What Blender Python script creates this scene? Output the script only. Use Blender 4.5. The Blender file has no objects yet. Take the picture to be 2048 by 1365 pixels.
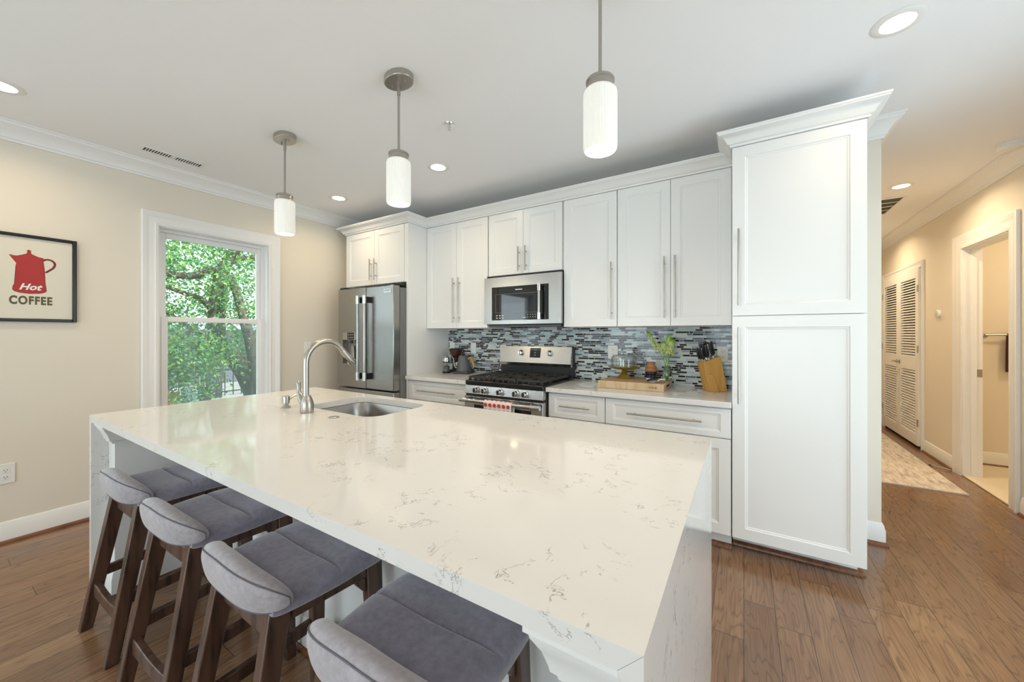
import bpy, math, random
from mathutils import Vector, Matrix
R = math.radians
sc = bpy.context.scene
COL = sc.collection
random.seed(7)

# ------------------------------------------------------------------ camera
cd = bpy.data.cameras.new('camera'); cam = bpy.data.objects.new('camera', cd); COL.objects.link(cam)
cd.sensor_width = 36; cd.lens = 36 * 750.68 / 2048
cd.shift_y = -(682.5 - 668.98) / 2048; cd.clip_start = .02; cd.clip_end = 200
cam.location = (0, 0, 1.3229); cam.rotation_euler = (R(90), 0, .5533)
sc.camera = cam

# ------------------------------------------------------------------ view, world, sun, daylight through the windows
sc.view_settings.view_transform = 'Standard'; sc.view_settings.look = 'None'
sc.view_settings.gamma = 1; sc.view_settings.use_curve_mapping = False
sc.view_settings.exposure = 0.0
sc.cycles.use_denoising = True
sc.cycles.max_bounces = 10; sc.cycles.diffuse_bounces = 6; sc.cycles.transparent_max_bounces = 12
sc.cycles.sample_clamp_indirect = 8
w = bpy.data.worlds.new('sky'); sc.world = w; w.use_nodes = True
bg = w.node_tree.nodes['Background']; bg.inputs[0].default_value = (.80, .92, 1, 1); bg.inputs[1].default_value = 2.2

def light(name, kind, loc, energy, color, size=.1, size_y=None, aim=None, spread=None, shape=None):
    d = bpy.data.lights.new(name, kind); d.energy = energy; d.color = color
    if kind == 'AREA':
        d.shape = shape or ('RECTANGLE' if size_y else 'DISK'); d.size = size
        if size_y: d.size_y = size_y
        if spread: d.spread = R(spread)
    elif kind == 'SUN': d.angle = R(1)
    else: d.shadow_soft_size = size
    o = bpy.data.objects.new(name, d); COL.objects.link(o); o.location = loc
    if aim: o.rotation_euler = Vector(aim).to_track_quat('-Z', 'Y').to_euler()
    o['kind'] = 'helper'
    return o
COOL = (.84, .92, 1.0); WARM = (1.0, .78, .50); SOFT = (1.0, .77, .47)
light('sun', 'SUN', (0, 20, 30), 7.0, (1, .95, .85), aim=(-.8, -.45, -.9))
DAY = 150
light('daylight_front_left', 'AREA', (-2.3, -3.44, 1.16), DAY * .29, COOL, 1.5, 2.1, aim=(0, 1, 0))  # this pair shines in through the added rear windows
light('daylight_front_right', 'AREA', (.1, -3.44, 1.16), DAY * .29, COOL, 1.5, 2.1, aim=(0, 1, 0))
light('daylight_left_rear', 'AREA', (-4.16, -1.0, 1.45), DAY * .12, COOL, 1.2, 1.5, aim=(1, 0, 0))
light('fill_daylight_right', 'AREA', (1.89, 1.7, 1.16), DAY * .17, (.78, .88, 1), 1.9, 2.1, aim=(-1, 0, 0))  # cool fill for island end and aisle, at an added window

# ------------------------------------------------------------------ materials
def nt(name):
    m = bpy.data.materials.new(name); m.use_nodes = True
    t = m.node_tree; return m, t, t.nodes['Principled BSDF'], t.nodes, t.links
def srgb(r, g, b):
    f = lambda c: ((c / 255 + .055) / 1.055) ** 2.4 if c > 10 else c / 255 / 12.92
    return (f(r), f(g), f(b))
def mat(name, c, rough=.5, metal=0, bump=None, coat=0, emit=None, es=0, trans=0, ior=1.45, spec=None, sheen=0, var=None):
    m, t, b, N, L = nt(name)
    b.inputs['Base Color'].default_value = (*c, 1); b.inputs['Roughness'].default_value = rough
    b.inputs['Metallic'].default_value = metal; b.inputs['Coat Weight'].default_value = coat
    b.inputs['IOR'].default_value = ior
    if spec is not None: b.inputs['Specular IOR Level'].default_value = spec
    if sheen: b.inputs['Sheen Weight'].default_value = sheen
    if trans: b.inputs['Transmission Weight'].default_value = trans
    if emit: b.inputs['Emission Color'].default_value = (*emit, 1); b.inputs['Emission Strength'].default_value = es
    if bump or var:
        tc = N.new('ShaderNodeTexCoord'); n = N.new('ShaderNodeTexNoise'); n.inputs['Scale'].default_value = (bump or var)[0]
        n.inputs['Detail'].default_value = 4; mp = N.new('ShaderNodeMapping')
        if len(bump or var) > 2: mp.inputs['Scale'].default_value = (bump or var)[2]
        L.new(tc.outputs['Object'], mp.inputs[0]); L.new(mp.outputs[0], n.inputs['Vector'])
        if bump:
            bn = N.new('ShaderNodeBump'); bn.inputs['Strength'].default_value = bump[1]; bn.inputs['Distance'].default_value = .002
            L.new(n.outputs['Fac'], bn.inputs['Height']); L.new(bn.outputs[0], b.inputs['Normal'])
        if var:
            r = N.new('ShaderNodeMapRange'); r.inputs[1].default_value = .3; r.inputs[2].default_value = .7
            r.inputs[3].default_value = 1 - var[1]; r.inputs[4].default_value = 1 + var[1]
            mx = N.new('ShaderNodeVectorMath'); mx.operation = 'SCALE'; mx.inputs[0].default_value = c
            L.new(n.outputs['Fac'], r.inputs[0]); L.new(r.outputs[0], mx.inputs['Scale']); L.new(mx.outputs[0], b.inputs['Base Color'])
    return m
def math_n(N, L, op, a, b=None, c=None):
    n = N.new('ShaderNodeMath'); n.operation = op
    for i, x in enumerate((a, b, c)):
        if x is None: continue
        if isinstance(x, (int, float)): n.inputs[i].default_value = x
        else: L.new(x, n.inputs[i])
    return n.outputs[0]
def mixc(N, L, fac, a, b):
    n = N.new('ShaderNodeMix'); n.data_type = 'RGBA'
    if isinstance(fac, (int, float)): n.inputs[0].default_value = fac
    else: L.new(fac, n.inputs[0])
    for i, x in ((6, a), (7, b)):
        if isinstance(x, tuple): n.inputs[i].default_value = (*x, 1)
        else: L.new(x, n.inputs[i])
    return n.outputs[2]
def noise(N, L, vec, scale, detail=3, rough=.5):
    n = N.new('ShaderNodeTexNoise'); n.inputs['Scale'].default_value = scale; n.inputs['Detail'].default_value = detail
    n.inputs['Roughness'].default_value = rough; L.new(vec, n.inputs['Vector']); return n
def combine(N, L, x, y, z):
    n = N.new('ShaderNodeCombineXYZ')
    for i, v in enumerate((x, y, z)):
        if isinstance(v, (int, float)): n.inputs[i].default_value = v
        else: L.new(v, n.inputs[i])
    return n.outputs[0]

def quartz():
    m, t, b, N, L = nt('white_quartz')
    tc = N.new('ShaderNodeTexCoord'); P = tc.outputs['Object']
    wn = noise(N, L, P, 2.2, 4)
    sub = N.new('ShaderNodeVectorMath'); sub.operation = 'SUBTRACT'; L.new(wn.outputs['Color'], sub.inputs[0]); sub.inputs[1].default_value = (.5, .5, .5)
    scl = N.new('ShaderNodeVectorMath'); scl.operation = 'SCALE'; L.new(sub.outputs[0], scl.inputs[0]); scl.inputs['Scale'].default_value = .5
    ad = N.new('ShaderNodeVectorMath'); L.new(P, ad.inputs[0]); L.new(scl.outputs[0], ad.inputs[1]); V = ad.outputs[0]
    n2 = noise(N, L, V, 8, 10, .66).outputs['Fac']
    line = math_n(N, L, 'SUBTRACT', 1.0, math_n(N, L, 'MULTIPLY', math_n(N, L, 'ABSOLUTE', math_n(N, L, 'SUBTRACT', n2, .5)), 120.0)); line = math_n(N, L, 'MAXIMUM', line, 0)
    def gate(scale, lo, hi, det=3):
        g = noise(N, L, P, scale, det).outputs['Fac']; r = N.new('ShaderNodeMapRange'); r.inputs[1].default_value = lo; r.inputs[2].default_value = hi; L.new(g, r.inputs[0]); return r.outputs[0]
    f = math_n(N, L, 'MULTIPLY', line, gate(3.2, .50, .57))
    f = math_n(N, L, 'MULTIPLY', f, gate(20, .46, .53, 2))
    f = math_n(N, L, 'MULTIPLY', f, .85)
    soft = gate(1.6, .35, .75)
    base = mixc(N, L, soft, (.72, .705, .69), (.76, .75, .735))
    L.new(mixc(N, L, f, base, (.13, .115, .11)), b.inputs['Base Color'])
    b.inputs['Roughness'].default_value = .07; b.inputs['Specular IOR Level'].default_value = .5
    return m
def floor_mat():
    m, t, b, N, L = nt('oak_plank_floor')
    tc = N.new('ShaderNodeTexCoord'); sp = N.new('ShaderNodeSeparateXYZ'); L.new(tc.outputs['Object'], sp.inputs[0]); X, Y = sp.outputs[0], sp.outputs[1]
    W = .127
    u = math_n(N, L, 'DIVIDE', X, W); row = math_n(N, L, 'FLOOR', u); fu = math_n(N, L, 'SUBTRACT', u, row)
    wr = N.new('ShaderNodeTexWhiteNoise'); wr.noise_dimensions = '1D'; L.new(row, wr.inputs['W'])
    v = math_n(N, L, 'ADD', math_n(N, L, 'DIVIDE', Y, 1.25), math_n(N, L, 'MULTIPLY', wr.outputs['Value'], 9.0)); idv = math_n(N, L, 'FLOOR', v); fv = math_n(N, L, 'SUBTRACT', v, idv)
    wp = N.new('ShaderNodeTexWhiteNoise'); wp.noise_dimensions = '2D'; L.new(combine(N, L, row, idv, 0), wp.inputs['Vector']); rnd = wp.outputs['Value']
    off = math_n(N, L, 'MULTIPLY', rnd, 37.0)
    gv = combine(N, L, math_n(N, L, 'MULTIPLY', X, 7.0), math_n(N, L, 'MULTIPLY', Y, .9), off)
    g = noise(N, L, gv, 1.0, 3, .5).outputs['Fac']
    rings = math_n(N, L, 'ABSOLUTE', math_n(N, L, 'SINE', math_n(N, L, 'MULTIPLY', g, 62.0)))
    fv2 = combine(N, L, math_n(N, L, 'MULTIPLY', X, 160.0), math_n(N, L, 'MULTIPLY', Y, 5.0), off)
    fine = noise(N, L, fv2, 1.0, 3).outputs['Fac']
    blot = noise(N, L, combine(N, L, math_n(N, L, 'MULTIPLY', X, 5.0), math_n(N, L, 'MULTIPLY', Y, 2.0), off), 1.0, 4).outputs['Fac']
    c1 = mixc(N, L, rnd, (.205, .105, .056), (.35, .20, .108))
    br = N.new('ShaderNodeMapRange'); br.inputs[1].default_value = .35; br.inputs[2].default_value = .68; L.new(blot, br.inputs[0])
    c2 = mixc(N, L, br.outputs[0], c1, (.235, .122, .064))
    dark = math_n(N, L, 'MULTIPLY', math_n(N, L, 'POWER', math_n(N, L, 'SUBTRACT', 1.0, rings), 3.0), .55)
    c3 = mixc(N, L, dark, c2, (.055, .024, .010))
    fr = N.new('ShaderNodeMapRange'); fr.inputs[1].default_value = .42; fr.inputs[2].default_value = .7; fr.inputs[4].default_value = .35; L.new(fine, fr.inputs[0])
    c4 = mixc(N, L, fr.outputs[0], c3, (.07, .032, .014))
    e = math_n(N, L, 'MINIMUM', fu, math_n(N, L, 'SUBTRACT', 1.0, fu)); e2 = math_n(N, L, 'MINIMUM', fv, math_n(N, L, 'SUBTRACT', 1.0, fv))
    seam = math_n(N, L, 'MAXIMUM', math_n(N, L, 'LESS_THAN', e, .012), math_n(N, L, 'LESS_THAN', e2, .0013))
    L.new(mixc(N, L, math_n(N, L, 'MULTIPLY', seam, .8), c4, (.03, .014, .007)), b.inputs['Base Color'])
    b.inputs['Roughness'].default_value = .20; b.inputs['Specular IOR Level'].default_value = .8
    bn = N.new('ShaderNodeBump'); bn.inputs['Strength'].default_value = .25; bn.inputs['Distance'].default_value = .002
    L.new(math_n(N, L, 'SUBTRACT', math_n(N, L, 'MULTIPLY', rings, .15), seam), bn.inputs['Height']); L.new(bn.outputs[0], b.inputs['Normal'])
    return m
def wood(name, c1, c2, scale=(1, 1, 1), rough=.4, k=30):
    m, t, b, N, L = nt(name)
    tc = N.new('ShaderNodeTexCoord'); mp = N.new('ShaderNodeMapping'); mp.inputs['Scale'].default_value = scale; L.new(tc.outputs['Object'], mp.inputs[0])
    g = noise(N, L, mp.outputs[0], 1.0, 5).outputs['Fac']
    s = math_n(N, L, 'ABSOLUTE', math_n(N, L, 'SINE', math_n(N, L, 'MULTIPLY', g, float(k))))
    L.new(mixc(N, L, s, c1, c2), b.inputs['Base Color']); b.inputs['Roughness'].default_value = rough
    return m
def pane_mat(name, tint=(1, 1, 1), refl=.03):
    m = bpy.data.materials.new(name); m.use_nodes = True; t = m.node_tree; N, L = t.nodes, t.links
    N.remove(N['Principled BSDF']); out = N['Material Output']
    tr = N.new('ShaderNodeBsdfTransparent'); tr.inputs[0].default_value = (*tint, 1)
    gl = N.new('ShaderNodeBsdfGlossy'); gl.inputs['Roughness'].default_value = .01
    lw = N.new('ShaderNodeLayerWeight'); lw.inputs[0].default_value = .5; fr = math_n(N, L, 'ADD', math_n(N, L, 'MULTIPLY', math_n(N, L, 'POWER', lw.outputs['Facing'], 3.0), .8), refl)
    mx = N.new('ShaderNodeMixShader'); L.new(fr, mx.inputs[0]); L.new(tr.outputs[0], mx.inputs[1]); L.new(gl.outputs[0], mx.inputs[2]); L.new(mx.outputs[0], out.inputs[0])
    return m
def rug_mat():
    m, t, b, N, L = nt('runner_weave')
    tc = N.new('ShaderNodeTexCoord'); mp = N.new('ShaderNodeMapping'); mp.inputs['Scale'].default_value = (34, 7, 1); L.new(tc.outputs['Object'], mp.inputs[0])
    a = noise(N, L, mp.outputs[0], 1.0, 5, .65).outputs['Fac']; c = noise(N, L, tc.outputs['Object'], 5, 3).outputs['Fac']
    r = N.new('ShaderNodeValToRGB'); r.color_ramp.elements[0].position = .34; r.color_ramp.elements[0].color = (.30, .25, .24, 1)
    r.color_ramp.elements[1].position = .60; r.color_ramp.elements[1].color = (.72, .68, .62, 1); e = r.color_ramp.elements.new(.46); e.color = (.55, .47, .42, 1)
    L.new(a, r.inputs[0]); br = N.new('ShaderNodeMapRange'); br.inputs[1].default_value = .4; br.inputs[2].default_value = .6; L.new(c, br.inputs[0])
    L.new(mixc(N, L, math_n(N, L, 'MULTIPLY', br.outputs[0], .5), r.outputs[0], (.66, .60, .50)), b.inputs['Base Color']); b.inputs['Roughness'].default_value = .95
    return m

PAINT = mat('cream_wall_paint', (.77, .715, .62), .85, bump=(140, .06))
CEIL = mat('ceiling_paint', (.885, .89, .905), .9, bump=(120, .05))
TRIM = mat('white_trim_paint', (.84, .84, .83), .35)
CAB = mat('white_cabinet_lacquer', (.81, .81, .80), .28)
QUARTZ = quartz(); FLOOR = floor_mat()
STEEL = mat('brushed_steel', (.36, .35, .335), .24, 1, bump=(8, .12, (120, 120, 2)))
STEELH = mat('brushed_steel_sideways', (.50, .50, .49), .24, 1, bump=(8, .12, (2, 2, 160)))
NICKEL = mat('brushed_nickel', (.46, .435, .40), .30, 1)
CHROME = mat('polished_chrome', (.75, .75, .75), .12, 1)
BLACK = mat('black_plastic', (.012, .012, .013), .35)
BGLASS = mat('black_glass', (.008, .008, .009), .04, coat=.5)
ENAMEL = mat('black_enamel', (.012, .012, .014), .16)
IRON = mat('cast_iron', (.03, .028, .027), .45, bump=(200, .2))
WHITE = mat('white_plastic', (.82, .82, .80), .4)
DARK = mat('dark_void', (.02, .02, .02), .8)
SHOE = wood('red_brown_shoe_wood', (.12, .04, .017), (.20, .075, .032), (6, 1, 6), .35)
STOOLW = wood('walnut_stained_wood', (.036, .018, .011), (.105, .056, .037), (14, 14, 1.6), .32, 16)
FAB = mat('grey_felt_fabric', (.27, .255, .325), .95, sheen=.6, var=(55, .16))
FABB = mat('light_grey_felt_fabric', (.365, .345, .38), .95, sheen=.6, var=(70, .14))
PIPE = mat('dark_grey_piping', (.14, .14, .165), .9)
PANE = pane_mat('window_glass', (.97, 1, .99))
SCREEN = bpy.data.materials.new('insect_screen'); SCREEN.use_nodes = True
SCREEN.node_tree.nodes['Principled BSDF'].inputs['Base Color'].default_value = (.30, .42, .42, 1); SCREEN.node_tree.nodes['Principled BSDF'].inputs['Alpha'].default_value = .24; SCREEN.node_tree.nodes['Principled BSDF'].inputs['Roughness'].default_value = .9
CLEAR = pane_mat('clear_glass', (.95, .97, .97), .06)
AMBER = mat('amber_glass', (.62, .42, .06), .06, trans=.75)
LAMP = mat('lit_diffuser', (.9, .9, .88), .5, emit=(1, .95, .86), es=9)
SHADE = mat('ribbed_opal_glass', (.85, .84, .80), .25, emit=(1, .93, .80), es=.20)
SHADEB = mat('lit_opal_glass', (.9, .88, .84), .3, emit=(1, .95, .84), es=1.15)
BOARD = wood('end_grain_maple', (.52, .36, .20), (.62, .46, .29), (9, 9, 2), .5, 14)
BOARDT = wood('maple_top', (.38, .23, .12), (.50, .33, .18), (14, 14, 6), .5, 20)
BAMBOO = wood('bamboo', (.50, .26, .055), (.60, .34, .09), (3, 60, 1.2), .4, 8)

# ------------------------------------------------------------------ mesh helpers
class MB:
    def __init__(s): s.v = []; s.f = []; s.m = []
    def add(s, vs, fs, m=0):
        o = len(s.v); s.v += [tuple(v) for v in vs]; s.f += [tuple(i + o for i in f) for f in fs]; s.m += [m] * len(fs); return s
    def hexa(s, b, t, m=0):
        return s.add(list(b) + list(t), [(3, 2, 1, 0), (4, 5, 6, 7), (0, 1, 5, 4), (1, 2, 6, 5), (2, 3, 7, 6), (3, 0, 4, 7)], m)
    def box(s, x0, y0, z0, x1, y1, z1, m=0):
        return s.hexa([(x0, y0, z0), (x1, y0, z0), (x1, y1, z0), (x0, y1, z0)], [(x0, y0, z1), (x1, y0, z1), (x1, y1, z1), (x0, y1, z1)], m)
    def beam(s, p0, p1, w0, d0, w1=None, d1=None, m=0):
        w1 = w1 or w0; d1 = d1 or d0; q = lambda p, w, d: [(p[0] + a * w / 2, p[1] + b * d / 2, p[2]) for a, b in ((-1, -1), (1, -1), (1, 1), (-1, 1))]
        return s.hexa(q(p0, w0, d0), q(p1, w1, d1), m)
    def bar(s, p0, p1, w, h, m=0):            # level bar from p0 to p1: w across, h high
        a, b = Vector(p0), Vector(p1); d = (b - a).normalized(); n = Vector((-d.y, d.x, 0)).normalized() * (w / 2); u = Vector((0, 0, h / 2))
        q = lambda p: [p - n - u, p + n - u, p + n + u, p - n + u]
        return s.hexa(q(a), q(b), m)
    def tube(s, pts, r, n=12, m=0, cap=True):
        pts = [Vector(p) for p in pts]; rs = r if isinstance(r, (list, tuple)) else [r] * len(pts); o = len(s.v); ref = None
        for i, p in enumerate(pts):
            d = (pts[min(i + 1, len(pts) - 1)] - pts[max(i - 1, 0)]).normalized()
            if ref is None: ref = Vector((0, 0, 1)) if abs(d.z) < .9 else Vector((1, 0, 0))
            a = (ref - d * ref.dot(d)).normalized(); ref = a; b = d.cross(a)
            for k in range(n):
                t = 2 * math.pi * k / n; s.v.append(tuple(p + (a * math.cos(t) + b * math.sin(t)) * rs[i]))
        for i in range(len(pts) - 1):
            for k in range(n):
                k2 = (k + 1) % n; s.f.append((o + i * n + k, o + i * n + k2, o + (i + 1) * n + k2, o + (i + 1) * n + k)); s.m.append(m)
        if cap:
            s.f.append(tuple(o + k for k in range(n))[::-1]); e = o + (len(pts) - 1) * n; s.f.append(tuple(e + k for k in range(n))); s.m += [m, m]
        return s
    def cyl(s, p0, p1, r, r1=None, n=20, m=0): return s.tube([p0, p1], [r, r if r1 is None else r1], n, m)
    def lathe(s, c, prof, n=28, m=0, axis='z', ripple=None, cap=True):
        o = len(s.v)
        for (r, z) in prof:
            for k in range(n):
                t = 2 * math.pi * k / n; rr = r * (1 + (ripple[1] * math.cos(ripple[0] * t) if ripple else 0))
                a, b = rr * math.cos(t), rr * math.sin(t)
                s.v.append({'z': (c[0] + a, c[1] + b, c[2] + z), 'y': (c[0] + a, c[1] - z, c[2] + b), 'x': (c[0] + z, c[1] + a, c[2] + b)}[axis])
        for i in range(len(prof) - 1):
            for k in range(n):
                k2 = (k + 1) % n; s.f.append((o + i * n + k, o + i * n + k2, o + (i + 1) * n + k2, o + (i + 1) * n + k)); s.m.append(m)
        if cap:
            s.f.append(tuple(o + k for k in range(n))[::-1]); e = o + (len(prof) - 1) * n; s.f.append(tuple(e + k for k in range(n))); s.m += [m, m]
        return s
    def prism(s, poly, lo, hi, axis='y', m=0):
        P = {'y': lambda p, t: (p[0], t, p[1]), 'x': lambda p, t: (t, p[0], p[1]), 'z': lambda p, t: (p[0], p[1], t)}[axis]; n = len(poly)
        vs = [P(p, lo) for p in poly] + [P(p, hi) for p in poly]
        return s.add(vs, [tuple(range(n))[::-1], tuple(range(n, 2 * n))] + [(i, (i + 1) % n, n + (i + 1) % n, n + i) for i in range(n)], m)
    def sweep(s, prof, path, side=1, m=0, closed=False):
        # prof: closed polygon of (out, z); path: plan points; out is to the left of travel when side = 1
        n = len(prof); o = len(s.v); P = [Vector(p) for p in path]; K = len(P)
        for i in range(K):
            ds = []
            if i > 0 or closed: ds.append((P[i] - P[i - 1]).normalized())
            if i < K - 1 or closed: ds.append((P[(i + 1) % K] - P[i]).normalized())
            ns = [Vector((-d.y, d.x)) * side for d in ds]; mm = sum(ns, Vector((0, 0))).normalized(); mm = mm / max(.2, mm.dot(ns[0]))
            for (a, z) in prof: s.v.append((P[i].x + mm.x * a, P[i].y + mm.y * a, z))
        for i in range(K if closed else K - 1):
            j = (i + 1) % K
            for k in range(n):
                k2 = (k + 1) % n; s.f.append((o + i * n + k, o + i * n + k2, o + j * n + k2, o + j * n + k)); s.m.append(m)
        if not closed:
            s.f.append(tuple(o + k for k in range(n))); s.f.append(tuple(o + (K - 1) * n + k for k in range(n))[::-1]); s.m += [m, m]
        return s
    def turn(s, ang, c=(0, 0)):
        ca, sa = math.cos(ang), math.sin(ang); s.v = [(c[0] + (x - c[0]) * ca - (y - c[1]) * sa, c[1] + (x - c[0]) * sa + (y - c[1]) * ca, z) for x, y, z in s.v]; return s

def wloc(o):
    p = Vector((0, 0, 0))
    while o: p += o.location; o = o.parent
    return p
def obj(name, mb, mats, parent=None, bevel=0, smooth=35, seg=2):
    me = bpy.data.meshes.new(name); off = wloc(parent)
    me.from_pydata([tuple(Vector(v) - off) for v in mb.v], [], mb.f)
    for m in (mats if isinstance(mats, (list, tuple)) else [mats]): me.materials.append(m)
    me.polygons.foreach_set('material_index', mb.m)
    import bmesh
    b = bmesh.new(); b.from_mesh(me); bmesh.ops.recalc_face_normals(b, faces=b.faces); b.to_mesh(me); b.free()
    if smooth: me.shade_smooth(); me.set_sharp_from_angle(angle=R(smooth))
    o = bpy.data.objects.new(name, me); COL.objects.link(o)
    if parent: o.parent = parent
    if bevel:
        md = o.modifiers.new('edge', 'BEVEL'); md.width = bevel; md.segments = seg; md.limit_method = 'ANGLE'; md.angle_limit = R(40)
    return o
def tag(o, label, cat, group=None):
    o['label'] = label; o['category'] = cat
    if group: o['group'] = group
    return o
def thing(name, label, cat, loc=(0, 0, 0), group=None):
    o = bpy.data.objects.new(name, None); COL.objects.link(o); o.empty_display_size = .05; o.location = loc
    return tag(o, label, cat, group)
def struct(name, mb, m, parent=None, **k):
    o = obj(name, mb, m, parent, **k)
    if not parent: o['kind'] = 'structure'
    return o
def dup(root, loc, rotz=0, label=None, scale=None):
    def cp(o, par):
        c = o.copy(); COL.objects.link(c); c.parent = par
        for ch in o.children: cp(ch, c)
        return c
    r = cp(root, None); r.location = loc; r.rotation_euler = (0, 0, rotz)
    if label: r['label'] = label
    return r
def B(*a, m=0): return MB().box(*a, m=m)

# ------------------------------------------------------------------ room shell
XL, XR, YB, YF, YE, ZC, XW = -3.984, 1.733, 3.232, -3.3, 7.72, 2.665, .737
struct('floor', B(-4.13, -3.45, -.12, XR + .12, YE + .15, 0), FLOOR)
struct('ceiling', B(-4.13, -3.45, ZC, 3.4, YE + .15, ZC + .12), CEIL)
def wall_holes(axis, c0, c1, lo, hi, holes, z1=ZC):    # slab between c0 and c1 along its normal, openings (a,b,z0,z1)
    mb = MB(); bx = (lambda a, b, z0, zz: mb.box(c0, a, z0, c1, b, zz)) if axis == 'x' else (lambda a, b, z0, zz: mb.box(a, c0, z0, b, c1, zz))
    p = lo
    for (a, b, z0, zz) in sorted(holes):
        bx(p, a, 0, z1)
        if z0 > 0: bx(a, b, 0, z0)
        bx(a, b, zz, z1); p = b
    bx(p, hi, 0, z1); return mb
WIN = (1.055, 1.895, .62, 2.205)
struct('wall_left', wall_holes('x', XL - .14, XL, YF - .12, YB + .12, [WIN, (-1.65, -.35, .62, 2.2)]), PAINT)
struct('wall_back', B(XL, YB, 0, XW, YB + .12, ZC), PAINT)
struct('wall_hall', B(XW - .12, YB + .12, 0, XW, YE, ZC), PAINT)
struct('wall_hall_end', B(XW - .12, YE, 0, XR + .12, YE + .12, ZC), PAINT)
struct('wall_right', wall_holes('x', XR, XR + .12, YF - .12, YE, [(.7, 2.7, .08, 2.25), (4.43, 5.2, 0, 2.13)]), PAINT)
struct('wall_front', wall_holes('y', YF - .12, YF, XL, XR, [(-3.1, -1.5, .08, 2.25), (-.7, .9, .08, 2.25)]), PAINT)
# bathroom beyond the open doorway
struct('wall_bathroom_back', B(XR + .12, 5.744, 0, 3.3, 5.86, ZC), PAINT)
struct('wall_bathroom_side', B(3.3, 3.9, 0, 3.4, 5.86, ZC), PAINT)
struct('wall_bathroom_front', B(XR + .12, 3.9, 0, 3.3, 4.0, ZC), PAINT)
TILE = mat('pale_bathroom_tile', (.72, .64, .50), .35, bump=(6, .05))
struct('floor_bathroom', B(XR + .121, 4.0, -.12, 3.3, 5.744, .006), TILE)
struct('trim_threshold', B(XR + .002, 4.435, .0005, XR + .121, 5.195, .012), TILE, bevel=.004)

# baseboards and the wood shoe below them
BP = [(0, 0), (.016, 0), (.016, .075), (.012, .085), (.010, .10), (.005, .112), (0, .115)]
SP = [(0, .0), (.030, .0), (.028, .010), (.021, .018), (.016, .02), (0, .02)]
def base(name, path, side=1):
    b = struct(name, MB().sweep([(a + .0005, z + .02) for a, z in BP], path, side), TRIM)
    obj('shoe_moulding', MB().sweep([(a + .0005, z + .0005) for a, z in SP], path, side), SHOE, b); return b
base('baseboard_left', [(XL, YF), (XL, 2.44)], -1)
base('baseboard_right', [(XR, 2.75), (XR, 4.285)], 1)
base('baseboard_hall_right', [(XR, 5.34), (XR, 6.03)], 1)
base('baseboard_hall_far', [(XR, 7.47), (XR, YE)], 1)
base('baseboard_back', [(.575, YB), (XW, YB), (XW, YE)], -1)
base('baseboard_bathroom', [(XR + .13, 5.744), (3.3, 5.744)], -1)
# crown mouldings where wall meets ceiling
CP = [(0, ZC - .112), (.012, ZC - .112), (.014, ZC - .098), (.022, ZC - .094), (.028, ZC - .075), (.048, ZC - .045), (.075, ZC - .026), (.082, ZC - .022), (.084, ZC - .010), (.095, ZC - .008), (.096, ZC - .0005), (0, ZC - .0005)]
CP = [(a + .0005, z) for a, z in CP]
struct('trim_1', MB().sweep(CP, [(XL, YF), (XL, 3.05)], -1), TRIM)
struct('trim_2', MB().sweep(CP, [(.62, YB), (XW, YB), (XW, YE)], -1), TRIM)
struct('trim_3', MB().sweep(CP, [(XR, YF), (XR, YE)], 1), TRIM)
struct('trim_4', MB().sweep(CP, [(XL, YF), (XR, YF)], 1), TRIM)

# ------------------------------------------------------------------ windows
def casing_x(y0, y1, z0, z1, x, sgn, wd, sill=False, floor=False):
    # moulded picture-frame casing on a wall with normal sgn*x; one closed (or U) mesh
    mb = MB(); st = [(0, .010), (.18, .016), (.24, .012), (.55, .014), (.70, .020), (.92, .026), (1, .022)]
    for (a, b) in zip(st[:-1], st[1:]):
        def ring(t, h):
            o = wd * t; X = x + sgn * h
            if floor: return [(X, y0 - o, 0.0), (X, y0 - o, z1 + o), (X, y1 + o, z1 + o), (X, y1 + o, 0.0)]
            return [(X, y0 - o, z0 - o), (X, y0 - o, z1 + o), (X, y1 + o, z1 + o), (X, y1 + o, z0 - o)]
        r0, r1 = ring(*a), ring(*b); k = 3 if floor else 4
        mb.add(r0 + r1, [(i, (i + 1) % 4, 4 + (i + 1) % 4, 4 + i) for i in range(k)])
    def rim(t, h):
        o = wd * t
        return [(X, Y, Z) for X in (x + sgn * .0008, x + sgn * h) for Y, Z in ((y0 - o, 0 if floor else z0 - o), (y0 - o, z1 + o), (y1 + o, z1 + o), (y1 + o, 0 if floor else z0 - o))]
    for t, h in ((0, .010), (1, .022)):
        mb.add(rim(t, h), [(i, (i + 1) % 4, 4 + (i + 1) % 4, 4 + i) for i in range(3 if floor else 4)])
    return mb
def ring_box(mb, x0, x1, y0, y1, z0, z1, wy, wz0, wz1):
    mb.box(x0, y0, z0, x1, y0 + wy, z1); mb.box(x0, y1 - wy, z0, x1, y1, z1); mb.box(x0, y0 + wy, z0, x1, y1 - wy, z0 + wz0); mb.box(x0, y0 + wy, z1 - wz1, x1, y1 - wy, z1); return mb
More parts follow.
